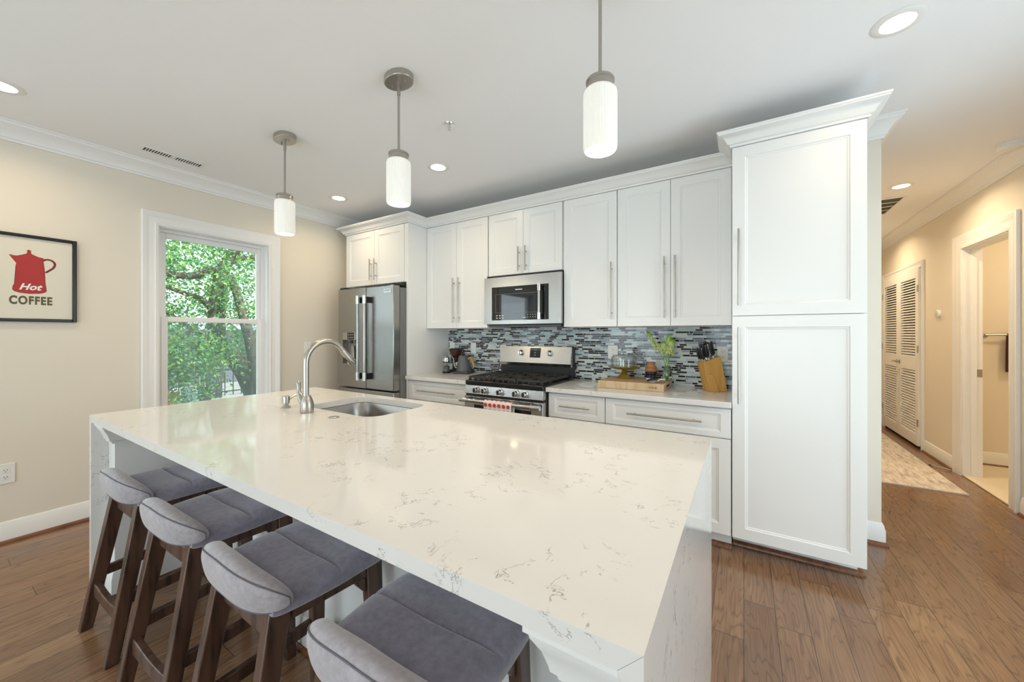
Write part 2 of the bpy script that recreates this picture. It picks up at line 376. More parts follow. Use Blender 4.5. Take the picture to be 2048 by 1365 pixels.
def hung_window(name, y0, y1, z0, z1, x):
    fr = struct(name, ring_box(MB(), x - .139, x - .001, y0 + .0005, y1 - .0005, z0 + .0005, z1 - .0005, .02, .03, .02), TRIM, bevel=.002)
    struct('window_casing', casing_x(y0 + .012, y1 - .012, z0, z1 - .012, x, 1, .105), TRIM, fr)
    zm = (z0 + z1) / 2 + .035
    st = ring_box(MB(), x - .115, x - .060, y0 + .021, y1 - .021, z0 + .031, z1 - .021, .022, .01, .022); struct('window_track', st, TRIM, fr)
    us = struct('upper_sash', ring_box(MB(), x - .110, x - .083, y0 + .0435, y1 - .0435, zm - .02, z1 - .0435, .038, .035, .045), TRIM, fr, bevel=.003)
    struct('pane', B(x - .099, y0 + .08, zm + .014, x - .095, y1 - .08, z1 - .087), PANE, us)
    ls = struct('lower_sash', ring_box(MB(), x - .080, x - .052, y0 + .0435, y1 - .0435, z0 + .042, zm + .020, .042, .06, .042), TRIM, fr, bevel=.003)
    struct('pane', B(x - .068, y0 + .084, z0 + .1, x - .064, y1 - .084, zm - .02), PANE, ls)
    struct('insect_screen', B(x - .1188, y0 + .0435, z0 + .032, x - .1182, y1 - .0435, zm - .02), SCREEN, fr)
    lk = struct('sash_lock', B(x - .079, (y0 + y1) / 2 - .02, zm + .0205, x - .06, (y0 + y1) / 2 + .02, zm + .03), WHITE, fr, bevel=.003)
    return fr
hung_window('window_1', *WIN[:2], *WIN[2:], XL)
hung_window('window_2', -1.65, -.35, .62, 2.2, XL)
def fixed_window(name, x0, x1, z0, z1):
    m = MB(); y0, y1 = YF - .10, YF + .02
    m.box(x0 + .0005, y0, z0 + .0005, x0 + .05, y1, z1); m.box(x1 - .05, y0, z0 + .0005, x1 - .0005, y1, z1); m.box(x0 + .05, y0, z0 + .0005, x1 - .05, y1, z0 + .05); m.box(x0 + .05, y0, z1 - .05, x1 - .05, y1, z1 - .0005); m.box(x0 + .05, y0 + .03, (z0 + z1) / 2 - .02, x1 - .05, y1 - .03, (z0 + z1) / 2 + .02)
    f = struct(name, m, TRIM); struct('pane', B(x0 + .05, YF - .05, z0 + .05, x1 - .05, YF - .046, z1 - .05), PANE, f)
fixed_window('added_window_3', -3.1, -1.5, .08, 2.25); fixed_window('added_window_4', -.7, .9, .08, 2.25)  # out-of-view windows behind the camera, added to light the room
f = struct('added_window_5', ring_box(MB(), XR - .02, XR + .10, 0.7005, 2.6995, .0805, 2.2495, .05, .05, .05).box(XR + .01, 1.68, .1305, XR + .07, 1.72, 2.1995), TRIM); struct('pane', B(XR + .04, 0.751, .131, XR + .044, 2.649, 2.199), PANE, f)  # unseen window, added so cool light reaches island end and aisle

# ------------------------------------------------------------------ hall doors
d1 = struct('door_1', MB().box(XR - .001, 4.4305, .0125, XR + .125, 4.45, 2.11).box(XR - .001, 5.18, .0125, XR + .125, 5.1995, 2.11).box(XR - .001, 4.4305, 2.11, XR + .125, 5.1995, 2.1295), TRIM)
struct('door_casing', casing_x(4.44, 5.19, 0, 2.12, XR, -1, .125, floor=True), TRIM, d1)
struct('door_stop', MB().box(XR + .05, 5.168, .0125, XR + .085, 5.1795, 2.11), TRIM, d1)
struct('strike_plate', MB().box(XR + .088, 5.1775, .93, XR + .122, 5.1795, 1.0), NICKEL, d1)
d2 = struct('door_2', MB().box(XR - .004, 6.10, .0005, XR - .0005, 7.40, 2.1), DARK)
struct('door_casing', casing_x(6.11, 7.39, 0, 2.095, XR, -1, .075, floor=True), TRIM, d2)
def louvre_leaf(y0, y1, par):
    x0, x1 = XR - .034, XR - .005; z0, z1 = .035, 2.085; st = .075
    m = MB().box(x0, y0, z0, x1, y0 + st, z1).box(x0, y1 - st, z0, x1, y1, z1)
    for a, b in ((z0, .16), (.90, 1.05), (1.98, z1)): m.box(x0, y0 + st, a, x1, y1 - st, b)
    for a, b in ((.16, .90), (1.05, 1.98)):
        k = int((b - a) / .032); s = (b - a) / k
        for i in range(k):
            z = a + s * i; m.hexa([(x1 - .003, y0 + st, z + s * .66), (x1 - .003, y1 - st, z + s * .66), (x0 + .004, y1 - st, z + .001), (x0 + .004, y0 + st, z + .001)], [(x1 - .003, y0 + st, z + s * .66 + .007), (x1 - .003, y1 - st, z + s * .66 + .007), (x0 + .004, y1 - st, z + .008), (x0 + .004, y0 + st, z + .008)])
    return struct('door_leaf', m, TRIM, par, bevel=.0015)
for y0, y1, hy, hs in ((6.115, 6.747, 6.115, -1), (6.753, 7.385, 7.385, 1)):
    lf = louvre_leaf(y0, y1, d2)
    hz = 6.7 if hs < 0 else 6.8
    struct('lever_handle', MB().lathe((XR - .034, hz, .975), [(.025, 0), (.025, -.008), (.009, -.010), (.009, -.045)], 16, axis='x').tube([(XR - .076, hz, .975), (XR - .076, hz + .04 * hs * -1, .977), (XR - .076, hz - .1 * hs, .978)], .008, 8), NICKEL, lf)
    for z in (.30, 1.15, 1.85): struct('hinge', B(XR - .04, hy - .012, z - .04, XR - .031, hy + .012, z + .04), NICKEL, lf)

# ------------------------------------------------------------------ lamp fittings on the ceiling
def recessed(x, y, label, e, col):
    t = thing('recessed_light', label, 'ceiling light', (x, y, ZC), 'recessed lights in the ceiling')
    obj('trim_ring', MB().lathe((x, y, ZC), [(.058, -.001), (.058, -.006), (.080, -.006), (.088, -.001)], 36, cap=False), WHITE, t)
    obj('diffuser', MB().lathe((x, y, ZC), [(.0575, -.001), (.0575, -.004)], 32), LAMP, t)
    light('recessed_lamp', 'AREA', (x, y, ZC - .0065), e, col, .11, aim=(0, 0, -1), spread=150)
CE = 4.2
recessed(.562, 2.242, 'round recessed light in front of the tall pantry, large at upper right', 2.2, SOFT)
recessed(-2.084, 2.248, 'round recessed light just right of the middle pendant', CE, SOFT)
recessed(-3.39, 2.244, 'small round recessed light near the refrigerator cabinet', CE, SOFT)
recessed(-3.404, .271, 'round recessed light cut by the left edge of the photo', CE, SOFT)
recessed(1.21, 4.735, 'round recessed light in the hallway ceiling', 12, WARM)
recessed(.562, .27, 'added unseen recessed light over the open floor beside the nearest stool', CE, SOFT)  # extra fitting out of view, added to light the room
recessed(-1.4, -1.2, 'added unseen recessed light in the rear of the room, behind the stools', CE, SOFT)  # also added for its light, behind the camera
recessed(1.2, 6.6, 'added unseen recessed light at the far end of the hallway past the grille', 12, WARM)  # added to light the hallway, never in view

RODP = thing('pendant_light', 'ribbed white glass pendant over the left end of the island', 'pendant lamp', (0, 0, 0), 'ribbed glass pendants over the island')
def canopy_pts(s):
    return [(s * .085 * math.copysign(abs(math.cos(t)) ** .95, math.cos(t)), s * .062 * math.copysign(abs(math.sin(t)) ** .95, math.sin(t))) for t in [2 * math.pi * i / 40 for i in range(40)]]
cy = [(a, b) for a, b in canopy_pts(1)]
obj('canopy', MB().prism(cy, -.034, -.0008, 'z'), NICKEL, RODP, bevel=.004)
obj('canopy_screw', MB().cyl((-.045, 0, -.050), (-.045, 0, -.034), .006, n=12), NICKEL, RODP)
obj('canopy_screw', MB().cyl((.045, 0, -.050), (.045, 0, -.034), .006, n=12), NICKEL, RODP)
obj('rod', MB().tube([(0, 0, -.034), (0, 0, -.10), (0, 0, -.101), (0, 0, -.395)], [.009, .009, .0065, .0065], 12), NICKEL, RODP)
obj('collar', MB().lathe((0, 0, 0), [(.007, -.375), (.012, -.395), (.014, -.398), (.050, -.402), (.052, -.405), (.052, -.412), (.048, -.414), (.048, -.428), (.050, -.430), (.050, -.4365)], 36), NICKEL, RODP)
sh = obj('glass_shade', MB().lathe((0, 0, 0), [(.040, -.437), (.052, -.439), (.059, -.447), (.061, -.458), (.061, -.64), (.060, -.658), (.056, -.665)], 240, ripple=(40, .016), cap=False), SHADE, RODP, smooth=60)
obj('diffuser', MB().lathe((0, 0, 0), [(.0545, -.660), (.0545, -.664)], 40), SHADEB, sh)
PX = (-2.64, -1.528, -.452); PY = 1.352
dup(RODP, (PX[1], PY, ZC), R(0), 'ribbed white glass pendant in the middle of the three'); dup(RODP, (PX[2], PY, ZC), R(0), 'ribbed white glass pendant nearest the tall pantry, its rod leaving the photo')
RODP.location = (PX[0], PY, ZC)
for x in PX: light('pendant_lamp', 'AREA', (x, PY, ZC - .668), 3.7, SOFT, .10, aim=(0, 0, -1))

sp = thing('fire_sprinkler', 'small white fire sprinkler head in the ceiling beside the middle pendant', 'sprinkler', (-1.599, 1.826, ZC))
obj('escutcheon', MB().lathe((-1.599, 1.826, ZC), [(.032, -.001), (.030, -.006), (.012, -.010)], 24), CHROME, sp)
obj('nozzle', MB().lathe((-1.599, 1.826, ZC), [(.010, -.010), (.007, -.028), (.005, -.045)], 12), CHROME, sp)
obj('deflector', MB().lathe((-1.599, 1.826, ZC), [(.014, -.045), (.016, -.049)], 16), CHROME, sp)

def vent(name, label, x0, y0, x1, y1, along, n, split):
    t = thing(name, label, 'air vent', ((x0 + x1) / 2, (y0 + y1) / 2, ZC)); b = .018
    obj('backing', B(x0 + b, y0 + b, ZC - .002, x1 - b, y1 - b, ZC - .0008), DARK, t)
    m = MB().box(x0, y0, ZC - .008, x0 + b, y1, ZC - .0008).box(x1 - b, y0, ZC - .008, x1, y1, ZC - .0008).box(x0 + b, y0, ZC - .008, x1 - b, y0 + b, ZC - .0008).box(x0 + b, y1 - b, ZC - .008, x1 - b, y1, ZC - .0008)
    obj('frame', m, WHITE, t, bevel=.002); L_ = MB()
    for i in range(1, n):
        if along == 'y':
            y = y0 + b + (y1 - y0 - 2 * b) * i / n; h = .0028 if i != split else .009; L_.box(x0 + b, y - h, ZC - .0045, x1 - b, y + h, ZC - .002)
        else:
            x = x0 + b + (x1 - x0 - 2 * b) * i / n; L_.box(x - .006, y0 + b, ZC - .0075, x + .006, y1 - b, ZC - .002)
    if along == 'y' and n < 16:
        pass
    obj('louvre', L_, WHITE, t)
vent('ceiling_vent', 'narrow white slotted vent in the ceiling along the left crown moulding', -3.725, .885, -3.615, 1.255, 'y', 22, 11)
t = thing('return_air_grille', 'dark slatted return grille in the hallway ceiling', 'air vent', (1.14, 5.41, ZC))
obj('backing', B(.96, 5.11, ZC - .002, 1.325, 5.71, ZC - .0008), DARK, t)
g = MB().box(.94, 5.09, ZC - .008, 1.345, 5.11, ZC - .0008).box(.94, 5.71, ZC - .008, 1.345, 5.73, ZC - .0008).box(.94, 5.11, ZC - .008, .96, 5.71, ZC - .0008).box(1.325, 5.11, ZC - .008, 1.345, 5.71, ZC - .0008)
for i in range(1, 4): g.box(.96, 5.11 + .15 * i - .006, ZC - .008, 1.325, 5.11 + .15 * i + .006, ZC - .002)
obj('frame', g, WHITE, t)
g = MB()
for i in range(40): g.box(.965 + .009 * i, 5.11, ZC - .0055, .967 + .009 * i, 5.71, ZC - .002)
obj('louvre', g, mat('grey_louvre', (.25, .23, .2), .6), t)
t = thing('smoke_detector', 'round white smoke detector on the hallway ceiling at the right edge', 'smoke detector', (1.60, 4.09, ZC))
obj('base', MB().lathe((1.60, 4.09, ZC), [(.072, -.0008), (.072, -.012)], 32), WHITE, t)
obj('cover', MB().lathe((1.60, 4.09, ZC), [(.066, -.012), (.066, -.030), (.055, -.040), (.02, -.043)], 32), WHITE, t)
light('hall_bath_lamp', 'AREA', (2.6, 4.8, ZC - .02), 16, WARM, .3, aim=(0, 0, -1))

# ------------------------------------------------------------------ cabinets
def shaker(name, par, x0, x1, z0, z1, yf, st=.063, th=.019, stz=None):
    m = MB(); stz = stz or st
    lp = lambda i, iz, y: [(x0 + i, y, z0 + iz), (x1 - i, y, z0 + iz), (x1 - i, y, z1 - iz), (x0 + i, y, z1 - iz)]
    L_ = [lp(0, 0, yf + th), lp(0, 0, yf), lp(st, stz, yf), lp(st + .003, stz + .003, yf + .005), lp(st + .010, stz + .010, yf + .006), lp(st + .013, stz + .013, yf + .009)]
    vs = sum(L_, []); fs = [(3, 2, 1, 0)]
    for k in range(5):
        for i in range(4): fs.append((k * 4 + i, k * 4 + (i + 1) % 4, k * 4 + 4 + (i + 1) % 4, k * 4 + 4 + i))
    fs.append((20, 21, 22, 23)); m.add(vs, fs)
    return obj(name, m, CAB, par, smooth=0, bevel=.0012, seg=1)
def pull(par, axis, x, y, z, ln, post=.032):
    m = MB(); r = .006
    if axis == 'z':
        m.cyl((x, y - post, z - ln / 2), (x, y - post, z + ln / 2), r, n=14)
        for s in (-1, 1): m.cyl((x, y - post, z + s * (ln / 2 - .05)), (x, y - .0005, z + s * (ln / 2 - .05)), .0048, n=12)
    else:
        m.cyl((x - ln / 2, y - post, z), (x + ln / 2, y - post, z), r, n=14)
        for s in (-1, 1): m.cyl((x + s * (ln / 2 - .05), y - post, z), (x + s * (ln / 2 - .05), y - .0005, z), .0048, n=12)
    return obj('bar_handle', m, NICKEL, par)
YP = 2.63
def ccrown(z0, z1, out=.078):
    h = z1 - z0; return [(.0005, z0), (.010, z0), (.012, z0 + .13 * h), (.018, z0 + .16 * h), (.024, z0 + .22 * h), (.032, z0 + .42 * h), (.050, z0 + .66 * h), (.064, z0 + .74 * h), (.070, z0 + .78 * h), (.072, z0 + .84 * h), (out, z0 + .88 * h), (out, z1), (.0005, z1)]

# tall pantry
t = thing('pantry_cabinet', 'tall white two-door pantry cabinet at the right end of the kitchen run', 'cabinet', (.242, 2.93, 0))
obj('carcass', MB().box(-.061, YP + .021, .095, .547, YB - .001, 2.449), CAB, t, bevel=.001)
obj('toe_kick', B(-.060, 2.77, .0, .535, 2.785, .0945), CAB, t)
obj('shoe_moulding', MB().sweep([(a + .0002, z + .0005) for a, z in SP], [(-.06, 2.77), (.535, 2.77), (.535, 3.18)], -1), SHOE, t)
d = shaker('door', t, -.0595, .5455, 1.4345, 2.448, YP, .066); pull(d, 'z', -.026, YP, 1.722, .456)
d = shaker('door', t, -.0595, .5455, .097, 1.4305, YP, .066); pull(d, 'z', -.026, YP, 1.137, .456)
obj('crown', MB().sweep(ccrown(2.45, 2.53), [(-.061, 2.806), (-.061, YP), (.5475, YP), (.5475, YB - .001)], -1), CAB, t)

# wall cabinets
YU, UZ0, UZ1 = 2.885, 1.383, 2.434
def wall_cab(label, x0, x1, z0, doors):
    t = thing('wall_cabinet', label, 'cabinet', ((x0 + x1) / 2, YU + .17, z0), 'white wall cabinets along the kitchen wall')
    obj('carcass', B(x0 + .0008, YU + .0205, z0, x1 - .0008, YB - .001, UZ1), CAB, t, bevel=.001)
    for (a, b, hx, h0, h1) in doors:
        d = shaker('door', t, a + .0015, b - .0015, z0 + .001, UZ1 - .001, YU); pull(d, 'z', hx, YU, (h0 + h1) / 2, h1 - h0)
    return t
wall_cab('white two-door wall cabinet between the refrigerator panel and the microwave', -2.834, -2.049, UZ0, [(-2.834, -2.431, -2.458, 1.437, 1.880), (-2.431, -2.050, -2.388, 1.437, 1.880)])
wall_cab('short white two-door wall cabinet directly above the microwave', -2.048, -1.282, 1.862, [(-2.040, -1.667, -1.703, 1.882, 2.102), (-1.667, -1.289, -1.631, 1.882, 2.102)])
wall_cab('white single-door wall cabinet right of the microwave', -1.280, -.831, UZ0, [(-1.276, -.832, -.871, 1.438, 1.880)])
wall_cab('white two-door wall cabinet beside the pantry, above the knife block', -.830, -.066, UZ0, [(-.828, -.447, -.486, 1.440, 1.882), (-.447, -.068, -.415, 1.440, 1.882)])
tag(obj('cabinet_crown', MB().sweep(ccrown(2.4355, 2.515), [(-3.83, 3.0), (-3.83, YP), (-2.8355, YP), (-2.8355, YU), (-.0625, YU)], -1), CAB), 'long white crown moulding stepping along the wall cabinet tops', 'crown moulding')

# cabinet over the refrigerator, with its tall side panel
t = thing('refrigerator_cabinet', 'white two-door cabinet over the refrigerator with tall side panel', 'cabinet', (-3.35, 2.93, 1.84))
obj('carcass', B(-3.83, YP + .0205, 1.85, -2.863, YB - .001, 2.4345), CAB, t, bevel=.001)
obj('side_panel', B(-2.862, YP, .0005, -2.836, YB - .001, 2.4345), CAB, t, bevel=.001)
obj('filler_strip', B(-2.8925, YP + .003, 1.85, -2.8625, YP + .020, 2.4345), CAB, t)
d = shaker('door', t, -3.828, -3.351, 1.852, 2.4335, YP); pull(d, 'z', -3.389, YP, 2.01, .228)
d = shaker('door', t, -3.348, -2.896, 1.852, 2.4335, YP); pull(d, 'z', -3.315, YP, 2.01, .228)

# base cabinets and worktops
def base_cab(label, x0, x1, ndoors, hw):
    t = thing('base_cabinet', label, 'cabinet', ((x0 + x1) / 2, 2.92, 0), 'white base cabinets with drawers')
    obj('carcass', B(x0 + .0008, YP + .0205, .095, x1 - .0008, YB - .001, .8795), CAB, t)
    obj('toe_kick', B(x0 + .001, 2.70, .0, x1 - .001, 2.715, .0945), CAB, t)
    obj('shoe_moulding', MB().sweep([(a + .0002, z + .0005) for a, z in SP], [(x0 + .001, 2.70), (x1 - .001, 2.70)], -1), SHOE, t)
    d = shaker('drawer', t, x0 + .003, x1 - .003, .688, .866, YP, .055, stz=.034); pull(d, 'x', (x0 + x1) / 2, YP, .78, hw)
    w_ = (x1 - x0 - .006) / ndoors
    for i in range(ndoors):
        a = x0 + .003 + w_ * i; d = shaker('door', t, a + .001, a + w_ - .001, .098, .682, YP)
        pull(d, 'z', a + (w_ - .04 if i == 0 else .04), YP, .56, .16)
base_cab('white base cabinet with one drawer between refrigerator and range', -2.835, -2.062, 2, .47)
base_cab('narrow white base cabinet with short drawer right of the range', -1.294, -.8435, 1, .235)
base_cab('wide white base cabinet with long drawer next to the pantry', -.8425, -.064, 2, .46)
tag(obj('counter_worktop', B(-2.8352, 2.588, .880, -2.060, YB - .0005, .914), QUARTZ, bevel=.003), 'white quartz counter piece between refrigerator panel and range', 'worktop')
tag(obj('counter_worktop', B(-1.297, 2.588, .880, -.0625, YB - .0005, .914), QUARTZ, bevel=.003), 'white quartz counter piece carrying the cutting board, right of range', 'worktop')

# mosaic backsplash of thin glass strips in random lengths
rs = random.Random(29)
TM = [mat('tile_black_glass', (.012, .011, .014), .08), mat('tile_slate_glass', (.13, .15, .20), .10), mat('tile_blue_grey_glass', (.30, .36, .43), .12), mat('tile_aqua_glass', (.46, .60, .60), .10), mat('tile_pale_glass', (.62, .70, .71), .10), mat('tile_grout', (.70, .70, .69), .9)]
m = B(-2.8345, 3.2265, .9145, -.0625, YB - .0003, 1.3825, m=5)
m.box(-2.046, 3.2265, 1.3825, -1.284, YB - .0003, 1.404, m=5)
pitch = .0166; row = 0; z = .9155
while z + pitch < 1.404:
    xa, xb = (-2.833, -.064) if z + pitch < 1.384 else (-2.044, -1.286)
    x = xa - rs.random() * .06
    while x < xb:
        L_ = rs.choice((.028, .04, .052, .052, .075, .075, .098)); a, b = max(x, xa), min(x + L_, xb)
        if b - a > .006:
            k = rs.choices((0, 1, 2, 3, 4), (36, 12, 14, 19, 19))[0]; y = 3.2232 - rs.random() * .0012
            m.hexa([(a + .001, y + .003, z + .001), (b - .001, y + .003, z + .001), (b, 3.2266, z), (a, 3.2266, z)][:2] + [(b - .001, 3.2266, z + .001), (a + .001, 3.2266, z + .001)], [(a + .001, y + .003, z + pitch - .0022), (b - .001, y + .003, z + pitch - .0022), (b - .001, 3.2266, z + pitch - .0022), (a + .001, 3.2266, z + pitch - .0022)], m=k)
        x += L_ + .0015
    z += pitch; row += 1
tag(obj('mosaic_backsplash', m, TM, smooth=0), 'mosaic backsplash of black, grey and aqua glass strips', 'backsplash')

# ------------------------------------------------------------------ island
IX0, IX1, IY0, IY1, IT = -2.824, -.108, .493, 1.668, .034
t = thing('kitchen_island', 'white kitchen island base with moulded end columns under quartz top', 'kitchen island', ((IX0 + IX1) / 2, 1.1, 0))
obj('back_panel', B(-2.7885, .890, .0005, -.1435, .915, .8785), CAB, t)
m = MB().box(-2.7885, .916, .1, -2.765, 1.62, .8785).box(-.167, .916, .1, -.1435, 1.62, .8785).box(-2.764, .916, .1, -.168, 1.60, .12)
obj('carcass', m, CAB, t)
obj('toe_kick', B(-2.7885, 1.55, .0005, -.1435, 1.565, .0995), CAB, t)
for i in range(5):
    a = -2.764 + i * .5192; shaker('door', t, a + .002, a + .5172, .105, .876, 1.6015 + .0, .06)
for x0, x1, s in ((-2.7885, -2.692, 1), (-.240, -.1435, -1)):
    c = obj('end_column', B(x0, .555, .0005, x1, .8895, .8785), CAB, t, bevel=.002)
    pth = [(x0, .555), (x1, .555), (x1, .8895)] if s > 0 else [(x0, .8895), (x0, .555), (x1, .555)]
    prof = [(.0003, .775), (.010, .775), (.012, .785), (.020, .790), (.022, .800), (.030, .825), (.044, .850), (.046, .860), (.052, .862), (.052, .8785), (.0003, .8785)]
    obj('cap_moulding', MB().sweep(prof, pth, -1), CAB, c)
    obj('base_moulding', MB().sweep([(a_ * .8 + .0003, z_ + .018) for a_, z_ in BP], pth, -1), CAB, c)
for x in (-2.64, -2.05, -1.46, -.87):
    obj('panel_moulding', MB().box(x, .880, .16, x + .018, .8895, .84).box(x + .50, .880, .16, x + .518, .8895, .84).box(x + .018, .880, .16, x + .50, .8895, .178).box(x + .018, .880, .822, x + .50, .8895, .84), CAB, t, bevel=.004)
obj('base_moulding', MB().sweep([(a_ * .8 + .0003, z_ + .018) for a_, z_ in BP], [(-2.674, .8895), (-.258, .8895)], -1), CAB, t)
obj('shoe_moulding', MB().sweep([(a_ * .8 + .0003, z_ + .0003) for a_, z_ in SP], [(-2.7885, .555), (-2.692, .555), (-2.692, .8895), (-.240, .8895), (-.240, .555), (-.1435, .555)], -1), SHOE, t)

def rrect(x0, x1, y0, y1, r, n=10):
    P = []
    for cx, cy_, a0 in ((x1 - r, y0 + r, -90), (x1 - r, y1 - r, 0), (x0 + r, y1 - r, 90), (x0 + r, y0 + r, 180)):
        for i in range(n + 1): a = R(a0 + 90 * i / n); P.append((cx + r * math.cos(a), cy_ + r * math.sin(a)))
    return P
SX0, SX1, SY0, SY1 = -2.135, -1.545, 1.195, 1.595
hole = rrect(SX0, SX1, SY0, SY1, .085)
t = thing('island_worktop', 'white quartz waterfall island top with grey veins and sink cut-out', 'worktop', ((IX0 + IX1) / 2, 1.08, .914))
scx, scy = (SX0 + SX1) / 2, (SY0 + SY1) / 2
corner = [(IX0, IY0), (IX1, IY0), (IX1, IY1), (IX0, IY1)]
def hit(dx, dy):
    k = min(((IX1 if dx > 0 else IX0) - scx) / dx if abs(dx) > 1e-9 else 9, ((IY1 if dy > 0 else IY0) - scy) / dy if abs(dy) > 1e-9 else 9)
    return (scx + dx * k, scy + dy * k)
pairs = [((x, y), hit(x - scx, y - scy), math.atan2(y - scy, x - scx)) for x, y in hole]
for cx, cy_ in corner:      # a hole point in line with each outer corner
    a = math.atan2(cy_ - scy, cx - scx); ps = sorted(pairs, key=lambda p: p[2]); ps2 = ps + [(ps[0][0], ps[0][1], ps[0][2] + 2 * math.pi)]
    for p, q in zip(ps2, ps2[1:]):
        if p[2] <= a < q[2]:
            d1_, d2_ = Vector(p[0]), Vector(q[0]); u = Vector((math.cos(a), math.sin(a))); c0 = Vector((scx, scy)); e = d2_ - d1_
            den = u.x * -e.y + u.y * e.x; w_ = d1_ - c0; k = (w_.x * -e.y + w_.y * e.x) / den; h = c0 + u * k
            pairs.append(((h.x, h.y), (cx, cy_), a)); break
pairs.sort(key=lambda p: p[2]); n = len(pairs); zt, zb = .914, .914 - IT
vs = [(*p[0], zt) for p in pairs] + [(*p[1], zt) for p in pairs] + [(*p[0], zb) for p in pairs] + [(min(max(p[1][0], IX0 + IT), IX1 - IT), p[1][1], zb) for p in pairs]
fs = []
for i in range(n):
    j = (i + 1) % n; fs += [(i, n + i, n + j, j), (2 * n + i, 2 * n + j, 3 * n + j, 3 * n + i), (i, j, 2 * n + j, 2 * n + i), (n + i, 3 * n + i, 3 * n + j, n + j)]
obj('top_slab', MB().add(vs, fs), QUARTZ, t, smooth=30)
for x, g in ((IX0, IT), (IX1, -IT)):
    obj('waterfall_panel', MB().prism([(x, .0005), (x + g, .0005), (x + g, zb - .0007), (x, zt - .0007)], IY0, IY1, 'y'), QUARTZ, t)

# sink, tap, dispenser, button
t = thing('sink', 'stainless undermount sink sunk into the island top', 'sink', (scx, scy, .69))
def loop(g, z): return [(x, y, z) for x, y in rrect(SX0 - g, SX1 + g, SY0 - g, SY1 + g, max(.03, .085 + g))]
lv = [loop(.03, .8785), loop(.008, .8785), loop(.005, .874), loop(-.004, .74), loop(-.012, .705), loop(-.04, .692), loop(-.15, .688)]
m = MB(); k = len(lv[0])
for i, l in enumerate(lv):
    m.v += l
    if i:
        for q in range(k): m.f.append(((i - 1) * k + q, (i - 1) * k + (q + 1) % k, i * k + (q + 1) % k, i * k + q)); m.m.append(0)
m.f.append(tuple(range((len(lv) - 1) * k, len(lv) * k))); m.m.append(0)
bs = obj('basin', m, STEEL, t, smooth=40)
md = bs.modifiers.new('thickness', 'SOLIDIFY'); md.thickness = .0012; md.offset = -1
obj('drain', MB().lathe((scx, scy, .6885), [(.045, .0005), (.043, .003), (.03, .002), (.012, .006)], 28), CHROME, t)
FX, FY, ZI = -1.940, 1.105, .9143
t = thing('faucet', 'tall brushed nickel gooseneck faucet on the island by the sink', 'faucet', (FX, FY, ZI))
obj('base', MB().lathe((FX, FY, ZI), [(.031, 0), (.032, .004), (.033, .03), (.031, .05), (.024, .072), (.018, .085), (.0165, .09)], 28), NICKEL, t)
pts = [(FX, FY - .006, ZI + .088), (FX, FY - .006, 1.17)]
for i in range(1, 15): a = math.pi * i / 17; pts.append((FX, FY - .006 + .113 - .113 * math.cos(a), 1.17 + .115 * math.sin(a)))
obj('spout', MB().tube(pts, .0145, 18), NICKEL, t)
e = Vector(pts[-1]); dr = (e - Vector(pts[-2])).normalized()
hd = obj('spray_head', MB().tube([e - dr * .002, e + dr * .004, e + dr * .012, e + dr * .05 + Vector((0, .004, 0)), e + dr * .085 + Vector((0, .010, 0)), e + dr * .092 + Vector((0, .011, 0))], [.0150, .0165, .0168, .019, .0235, .0205], 20), NICKEL, t)
obj('spray_button', MB().tube([e + dr * .05 + Vector((0, -.015, -.002)), e + dr * .075 + Vector((0, -.016, -.002))], .006, 10), BLACK, hd)
lh = obj('lever_body', MB().tube([(FX - .012, FY, ZI + .035), (FX - .035, FY, ZI + .055), (FX - .055, FY, ZI + .075)], [.019, .021, .019], 18), NICKEL, t)
obj('lever', MB().tube([(FX - .055, FY, ZI + .074), (FX - .075, FY, ZI + .095), (FX - .080, FY, ZI + .12), (FX - .085, FY, ZI + .150), (FX - .088, FY, ZI + .156)], [.016, .012, .009, .012, .009], 14), NICKEL, t)
t = thing('soap_dispenser', 'small nickel soap dispenser left of the gooseneck faucet', 'soap dispenser', (-2.165, 1.115, ZI))
obj('base', MB().lathe((-2.165, 1.115, ZI), [(.024, 0), (.023, .004), (.014, .012), (.011, .022)], 24), NICKEL, t)
obj('pump_head', MB().lathe((-2.165, 1.115, ZI), [(.010, .0225), (.018, .024), (.0185, .060), (.017, .064), (.010, .066)], 24), NICKEL, t)
obj('spout', MB().tube([(-2.165, 1.133, ZI + .045), (-2.165, 1.16, ZI + .062), (-2.165, 1.20, ZI + .066), (-2.165, 1.225, ZI + .060)], .0055, 10), NICKEL, t)
t = thing('sink_air_button', 'small round nickel button set in the island top near the sink', 'button', (-1.709, 1.105, ZI))
obj('ring', MB().lathe((-1.709, 1.105, ZI), [(.026, 0), (.025, .003), (.018, .0035)], 28, cap=False), NICKEL, t)
obj('button', MB().lathe((-1.709, 1.105, ZI), [(.0175, 0), (.017, .004), (.013, .005), (.006, .003)], 24), CHROME, t)

